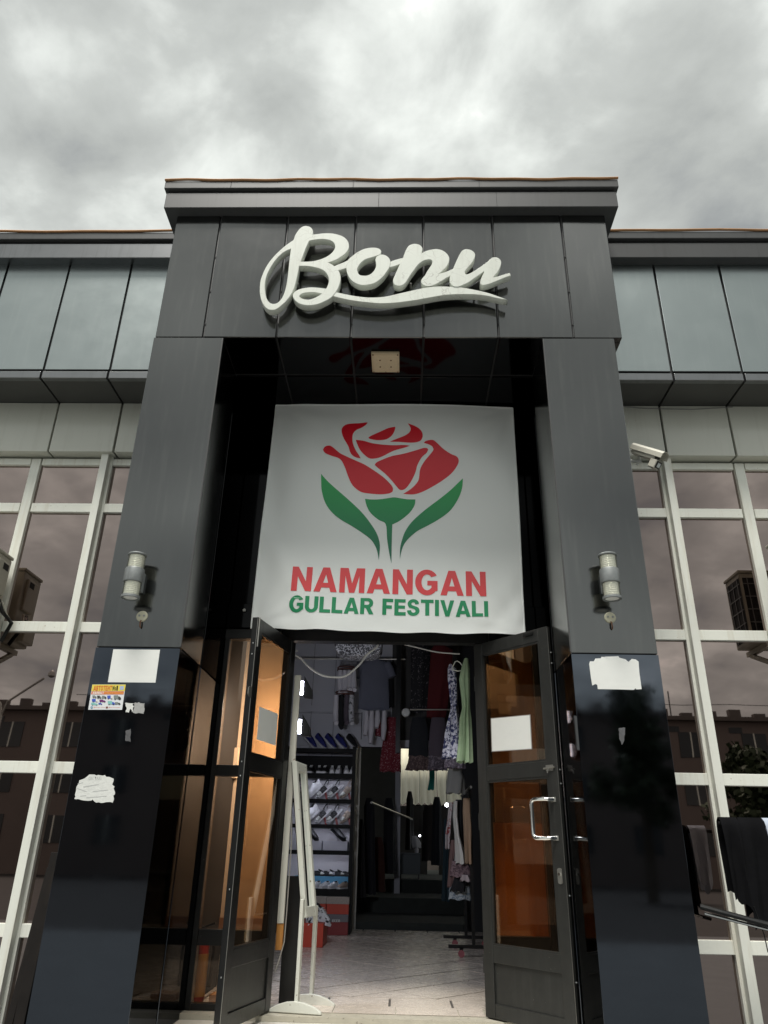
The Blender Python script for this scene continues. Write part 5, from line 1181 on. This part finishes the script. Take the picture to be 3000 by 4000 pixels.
garment('black_dress', gr([(215, 1405, 1460), (300, 1400, 1470), (500, 1420, 1470), (700, 1430, 1475)]), 1.42, m_tblk, 'black garment hanging between the print dress and the green dress', 'dress', 'dresses at the right of the doorway', 5, .04, .008, 12)
garment('summer_dress', gr([(240, 1490, 1520), (310, 1468, 1530), (400, 1452, 1530), (560, 1475, 1528), (620, 1480, 1526), (700, 1464, 1532), (850, 1462, 1536), (1030, 1448, 1540)]), 1.24, m_greend, 'pale green dress hanging against the right door jamb', 'dress', 'dresses at the right of the doorway', 7, .05, .012, 13)
garment('lace_hem', gr([(1000, 1345, 1480), (1040, 1350, 1490), (1075, 1352, 1490)]), 3.4, m_shor2, 'grey flowered shorts behind the print dress', 'shorts', None, 8, .05, .014, 14)
garment('vest_top', gr([(1075, 1372, 1470), (1110, 1362, 1475), (1150, 1362, 1492), (1200, 1358, 1490), (1268, 1352, 1488)]), 3.6, M('grey_vest', (.16, .16, .15), rough=.9), 'grey vest top hanging in the right of the doorway', 'top', None, 5, .05, .01, 15)
garment('teal_scarf', gr([(1085, 1222, 1265), (1150, 1228, 1262), (1240, 1215, 1255)]), 7.4, M('teal_cloth', (.02, .22, .18), rough=.9), 'teal scarf hanging below the flowered shorts', 'scarf', None, 4, .03, .01, 16)
# clothes on the rack at the right
r0 = at(1832, 3743, 3.9)
rack = empty('garment_rack', (.83, 4.2, FZ)); tag(rack, 'wheeled garment rack crowded with clothes on the right inside', 'clothes rack')
for y in (3.85, 4.75):
    MB().bar((.62, y, FZ+.09), (1.10, y, FZ+.09), .04, .03).build('foot_bar', m_frame, rack)
    MB().bar((.86, y, FZ+.10), (.86, y, .62), .03).build('upright', m_frame, rack)
    for x in (.74, 1.05):
        MB().lathe((x, y-.01, FZ+.032), [(.031, -.011), (.031, .011)], 14, 'Y').build('caster', M('caster_pink', (.30, .09, .10), rough=.5) if 'caster_pink' not in bpy.data.materials else bpy.data.materials['caster_pink'], rack)
        MB().bar((x, y-.01, FZ+.03), (x, y-.01, FZ+.085), .035, .02).build('caster_fork', m_frame, rack)
MB().tube([(.86, 3.7, .62), (.86, 4.95, .62)], .014, 8).build('rail', m_steel, rack)
Qm = lambda x, y: (1050+x/1.8433, 3200+y/1.8433)
def gq(rows): return [(3200+y/1.8433, 1050+a/1.8433, 1050+b/1.8433) for y, a, b in rows]
for i, (rows, Y, mt, nm, lab, cat) in enumerate((
    ([(-150, 1400, 1452), (-60, 1398, 1456), (60, 1405, 1462), (180, 1412, 1462), (320, 1420, 1462)], 3.85, M('camel_cloth', (.34, .23, .15), rough=.9), 'trousers', 'camel brown trousers hanging nearest on the rack', 'trousers'),
    ([(-140, 1345, 1395), (-40, 1335, 1400), (100, 1345, 1400), (190, 1350, 1415), (300, 1330, 1440)], 4.05, M('black_white_top', (.015, .015, .017), rough=.9), 'jacket', 'black jacket hanging on the rack', 'jacket'),
    ([(-130, 1330, 1362), (-20, 1325, 1360), (120, 1340, 1372), (240, 1345, 1408), (320, 1340, 1422)], 3.98, M('cream_white_cloth', (.55, .54, .50), rough=.9), 'blouse', 'cream white blouse hanging on the rack', 'blouse'),
    ([(-120, 1295, 1330), (0, 1288, 1315), (110, 1275, 1308), (210, 1275, 1300)], 4.3, two_tone('white_red_spots', (.30, .05, .05), (.55, .5, .5), 22, .40), 'blouse', 'white blouse with red spots on the rack', 'blouse'),
    ([(150, 1312, 1350), (300, 1300, 1345), (490, 1292, 1345)], 4.15, M('dusty_rose_cloth', (.20, .12, .11), rough=.9), 'skirt', 'dusty rose skirt low on the rack', 'skirt'),
    ([(300, 1318, 1420), (365, 1305, 1450), (415, 1310, 1452)], 4.0, two_tone('purple_print', (.10, .06, .07), (.24, .16, .17), 30), 'skirt', 'purple printed skirt on the rack', 'skirt'),
    ([(400, 1385, 1440), (445, 1382, 1452)], 3.95, M('pale_pink_cloth', (.5, .42, .42), rough=.9), 'top', 'pale pink folded top on the rack', 'top'),
    ([(410, 1340, 1415), (520, 1310, 1412)], 4.05, m_tblk, 'shorts', 'black shorts on the rack', 'shorts'),
    ([(480, 1300, 1445), (530, 1295, 1448), (578, 1294, 1450)], 4.1, two_tone('blue_flowered_shorts', (.16, .20, .24), (.40, .43, .44), 36, .5), 'shorts', 'pale blue flowered shorts at the bottom of the rack', 'shorts'),
    ([(0, 1262, 1300), (200, 1258, 1295), (400, 1255, 1290), (590, 1250, 1300)], 5.4, M('dark_teal_cloth', (.012, .03, .04), rough=.9), 'coat', 'dark teal coat at the far end of the right side', 'coat'))):
    garment(nm, gq(rows), Y, mt, lab, cat, 'clothes on the right rack', 5, .06, .008, 20+i)
# sock carousels
m_ringw = M('ring_brown', (.12, .05, .04), rough=.6)
for i, (x0, x1, y0, y1, dz, items) in enumerate(((525, 665, 330, 322, .2, [(545, 'w'), (580, 'w'), (615, 'w'), (650, 'w')]), (510, 650, 518, 512, .3, [(515, 'w'), (555, 'k'), (595, 'g'), (632, 's')]))):
    a, b = at(*Zm(x0, y0), 5.6), at(*Zm(x1, y0), 5.6); c = (a+b)/2; rr = (b.x-a.x)/2
    root = empty('sock_carousel', c); tag(root, '%s round hanger with pegged socks' % ('upper', 'lower')[i], 'hanger', 'round sock hangers')
    for q_ in (0, .03): MB().tube([(c.x+rr*math.cos(2*PI*k/20), c.y+rr*math.sin(2*PI*k/20), c.z+q_) for k in range(21)], .009, 6).build('ring', m_ringw, root, smooth=True)
    for k in range(4): MB().tube([(c.x+rr*math.cos(PI*k/2+.4), c.y+rr*math.sin(PI*k/2+.4), c.z), (c.x, c.y, c.z+.26)], .003, 5).build('string', m_steel, root)
    for j, (px, kd) in enumerate(items):
        p = at(*Zm(px, y0), 5.55); L_ = (.42 if i else .28)*random.uniform(.85, 1.1)
        mt = {'w': m_shelfback, 'k': m_tblk, 'g': m_tankm, 's': two_tone('dotted_sock', (.03, .03, .03), (.55, .55, .58), 30, .40) if 'dotted_sock' not in bpy.data.materials else bpy.data.materials['dotted_sock']}[kd]
        sk_ = MB().tube([p, p-Vector((0, 0, L_*.55)), p-Vector((-.01, .0, L_*.9)), p-Vector((-.02, .05, L_))], [.03, .038, .04, .028], 10).build('socks', mt, None, smooth=True)
        tag(sk_, '%s %s socks from the left on the %s round hanger' % (ORD[j], {'w': 'pale', 'k': 'black', 'g': 'mauve', 's': 'dotted'}[kd], ('upper', 'lower')[i]), 'socks', 'socks on round hangers')
for i, px in enumerate((745, 785, 830, 880)):
    p = at(*Zm(px, 640), 5.9); L_ = (.32, .42, .22, .38)[i]; sk_ = MB().tube([p, p-Vector((0, 0, L_*.6)), p-Vector((.01, .03, L_))], [.03, .04, .025], 10).build('socks', m_shelfback, None, smooth=True)
    tag(sk_, '%s pale socks from the left below the grey t-shirt' % ORD[i], 'socks', 'pale socks below the t-shirt')
# patterned bundle over the door
m_bundle = two_tone('black_white_weave', (.03, .03, .035), (.42, .42, .44), 60, .52, .02)
bp_ = [at(*Zm(x, y), 3.0) for x, y in ((498, 60), (868, 60), (862, 150), (850, 190), (780, 215), (600, 212), (520, 190), (500, 150))]
mbu = MB(); cB = sum(bp_, Vector())/8
mbu.slab(bp_, (0, .25, 0)); tag(mbu.build('fabric_bundle', m_bundle, bevel=.03), 'black and white woven fabric bundle hanging at the top of the doorway', 'fabric')
# small white camera dome on the post
dm = at(*Zm(1045, 650), 5.85); dmr = tag(MB().lathe(dm, [(.0, -.03), (.05, -.025), (.06, .01), (.03, .035)], 16, 'Y').build('dome_camera', m_white_metal, smooth=True), 'small white dome camera on the dark hanging post', 'camera')
# ---- hall things
m_tcloth = M('grey_table_cloth', (.16, .18, .19), rough=.9, bump=.5, bscale=12)
tb = empty('cloth_table', (.31, 9.95, -.4)); tag(tb, 'table under a grey cloth deep in the hall', 'table')
tl_, tr_ = at(1558, 3330, 10.1).x, at(1642, 3330, 10.1).x
MB().box(tl_, tr_, 10.05, 10.6, -.01, .015).build('cloth_top', m_tcloth, tb, bevel=.01); MB().box(tl_+.004, tr_-.004, 10.06, 10.07, -.32, -.011).build('cloth_front', m_tcloth, tb)
for x in (tl_+.03, tr_-.03): MB().box(x-.015, x+.015, 10.1, 10.13, -.4, -.011).build('leg', m_frame, tb)
garment('white_bag', gq([(120, 1030, 1062), (140, 1028, 1078), (170, 1030, 1092), (205, 1040, 1095)]), 10.2, M('white_bag_plastic', (.5, .5, .52), rough=.5), 'white plastic bag on the table in the hall', 'bag', None, 5, .08, .01, 41)
mbt = at(1628, 3318, 10.25); MB_ = MB().lathe(Vector((mbt.x, 10.25, .016)), [(.03, 0), (.035, .06), (.02, .09)], 12); tag(MB_.build('glass_jar', m_shelfback, smooth=True), 'small pale jar on the hall table', 'jar')
garment('rust_dress', gq([(130, 765, 815), (200, 760, 830), (350, 750, 835), (520, 735, 835)]), 8.4, M('rust_cloth', (.055, .018, .012), rough=.9), 'rust brown dress hanging on the left side of the hall', 'dress', 'dark clothes along the hall', 6, .08, .012, 42)
for i, (x0, x1, y0, y1, Y, c) in enumerate(((640, 690, 0, 560, 7.2, (.02, .018, .018)), (690, 760, -150, 540, 7.8, (.015, .015, .02)), (830, 905, -150, 390, 9.0, (.02, .02, .025)), (990, 1040, -200, 220, 11.5, (.03, .03, .03)), (1110, 1200, -100, 300, 11.0, (.025, .02, .02)), (1180, 1240, -160, 330, 10.4, (.02, .022, .03)))):
    garment('dark_garment', gq([(y0, x0+12, x1-12), (y0+60, x0, x1), ((y0+y1)/2, x0, x1), (y1, x0-6, x1+6)]), Y, M('hall_cloth', c, rough=.9), '%s dark garment from the left along the hall' % ORD[i], 'garment', 'dark clothes along the hall', 6, .1, .012, 50+i)
tag(MB().box(at(1540, 3400, 9.5).x, at(1562, 3400, 9.5).x, 9.5, 9.6, -.6, 3.2).build('hall_column', m_wall), 'narrow pale column in the hall left of the table', 'column')
hr = [at(1450, 3135, 7.0), at(1610, 3200, 10.5)]; tag(MB().tube(hr, .015, 8).build('hanging_rail', m_steel), 'long rail along the left of the hall', 'rail')
for i, (px, py, Y, c) in enumerate(((1690, 3180, 13, (.5, .12, .2)), (1700, 3225, 13.5, (.1, .15, .5)), (1692, 3260, 12.5, (.45, .2, .15)))):
    p = at(px, py, Y); tag(MB().box(p.x-.12, p.x+.14, Y, Y+.2, p.z-.09, p.z+.09).build('goods_stack', M('goods_colour', c, rough=.7), bevel=.01), '%s stack of goods far back in daylight' % ('pink', 'blue', 'reddish')[i], 'goods')
for bi, (bx_, by_, bY, bs) in enumerate(((1745, 3145, 9.0, 1), (1640, 3265, 11.4, .6))):  # the smaller second bulb is added as an extra bright spot
  bl = at(bx_, by_, bY); lb = empty('hall_bulb', bl); tag(lb, ('larger bright bulb at the right of the hall', 'small low bulb added as a bright spot above the cloth table in the hall')[bi], 'lamp', 'bulbs in the hall')
  MB().lathe(bl, [(.0, -.03*bs), (.028*bs, -.015*bs), (.028*bs, .01*bs), (.012*bs, .03*bs)], 12).build('bulb', emit('bulb_glow', (.9, .93, 1), 7), lb, smooth=True); MB().tube([bl+Vector((0, 0, .03)), Vector((bl.x, bl.y, 3.2))], .004, 5).build('cord', m_frame, lb)

# ================================================================== THE STREET BEHIND THE VIEWER (seen in the reflections)
m_render = M('grey_brown_render', (.20, .16, .145), rough=.8, var=.15, vscale=.6); m_win = M('dark_window', (.03, .035, .04), rough=.1, var=.1); m_roof = M('roof_sheet', (.13, .11, .10), rough=.7)
ap = empty('apartment_building', (10, -46, -1.5)); tag(ap, 'long brown apartment block across the street, mirrored in the windows', 'building')
MB().box(-27, 46, -56, -42, -1.5, 7.9).build('wall', m_render, ap); MB().box(-27.5, 46.5, -56.5, -41.5, 7.9, 8.15).build('roof_edge', m_roof, ap)
rf = MB()
for k in range(48): rf.box(-27.4+k*1.5, -26.7+k*1.5, -41.9, -41.5, 8.151, 8.35+.12*((k*7) % 3))
rf.build('parapet', m_roof, ap)
for rw in range(3):
    for k in range(17):
        x = -25.5+k*3.9; z = .2+rw*2.75
        w_ = MB().box(x, x+1.5, -42.0, -41.95, z, z+1.5).build('window', m_win, ap)
        MB().box(x+.7, x+.78, -41.948, -41.92, z, z+1.5).build('window_bar', m_bar, w_)
for k in range(17): MB().box(-26.2+k*3.9, -25.4+k*3.9, -42.0, -41.96, 7.2, 7.55).build('vent', m_win, ap)
for x, h in ((-17, 1.7), (-6, 1.2), (9, 2.0), (14, 1.4), (17.5, 1.8), (27, 1.5)): MB().tube([(x, -43, 8.15), (x, -43, 8.2+h)], .04, 5).build('antenna', m_frame, ap); 
MB().tube([(-21, -42, 9.0)]+[(-21+k*3, -42, 9.0-.08*(k % 2)) for k in range(1, 22)], .02, 4).build('roof_wire', m_frame, ap)
def street_lamp(x, y, label):
    r_ = empty('street_lamp', (x, y, -1.5)); tag(r_, label, 'street lamp')
    MB().tube([(x, y, -1.5), (x, y, 5.2), (x-.15, y, 5.7), (x-1.2, y, 6.6)], [.11, .07, .06, .045], 8).build('pole', m_steel, r_, smooth=True)
    MB().tube([(x, y, 5.2), (x+.15, y, 5.8), (x+1.6, y, 6.9)], .05, 8).build('arm', m_steel, r_, smooth=True)
    for dx_, z in ((-1.4, 6.65), (1.9, 7.05)): MB().lathe((x+dx_, y, z), [(.05, -.12), (.16, -.05), (.14, .1), (.04, .2)], 10).build('head', m_steel, r_, smooth=True)
street_lamp(-17.6, -27, 'double armed street lamp mirrored at the left window edge')
m_leaf = M('tree_leaf', (.035, .055, .022), rough=.7, var=.5, vscale=2); m_bark = M('tree_bark', (.09, .07, .05), rough=.9)
def tree(x, y, h, rw, label, seed):
    rnd = random.Random(seed); r_ = empty('street_tree', (x, y, -1.5)); tag(r_, label, 'tree', 'trees across the street')
    tk = MB().tube([(x, y, -1.5), (x+.1, y, h*.25), (x-.05, y, h*.6), (x, y, h*.9)], [.22, .17, .10, .03], 8)
    for k in range(6):
        a = rnd.uniform(0, 6.28); z0 = h*(.2+.1*k); tk.tube([(x, y, z0), (x+rw*.4*math.cos(a), y+rw*.4*math.sin(a), z0+h*.14), (x+rw*.75*math.cos(a), y+rw*.75*math.sin(a), z0+h*.2)], [.08, .05, .02], 6)
    tk.build('trunk', m_bark, r_, smooth=True)
    cr = MB(); cl = []
    for k in range(44):
        t = rnd.random(); a = rnd.uniform(0, 6.28); q = rnd.random()**.5*rw*(1-.75*t)
        cl.append((x+q*math.cos(a), y+q*math.sin(a), h*(.22+.75*t), rw*rnd.uniform(.16, .30)))
    for cx, cy, cz, rr in cl:
        for _ in range(60):
            v = Vector((rnd.gauss(0, 1), rnd.gauss(0, 1), rnd.gauss(0, 1))).normalized()*rr*rnd.uniform(.5, 1.1); p = Vector((cx, cy, cz))+v
            a = Vector((rnd.gauss(0, 1), rnd.gauss(0, 1), rnd.gauss(0, 1))).normalized()*.13; b = a.cross(v).normalized()*.09
            cr.quad(p-a-b, p+a-b, p+a+b, p-a+b)
    cr.build('crown', m_leaf, r_)
tree(9.6, -27, 6.6, 2.0, 'tall narrow tree across the street, mirrored on the right pillar', 1)
tree(15.5, -29, 4.6, 2.2, 'lower round tree across the street, right of the tall one', 2)
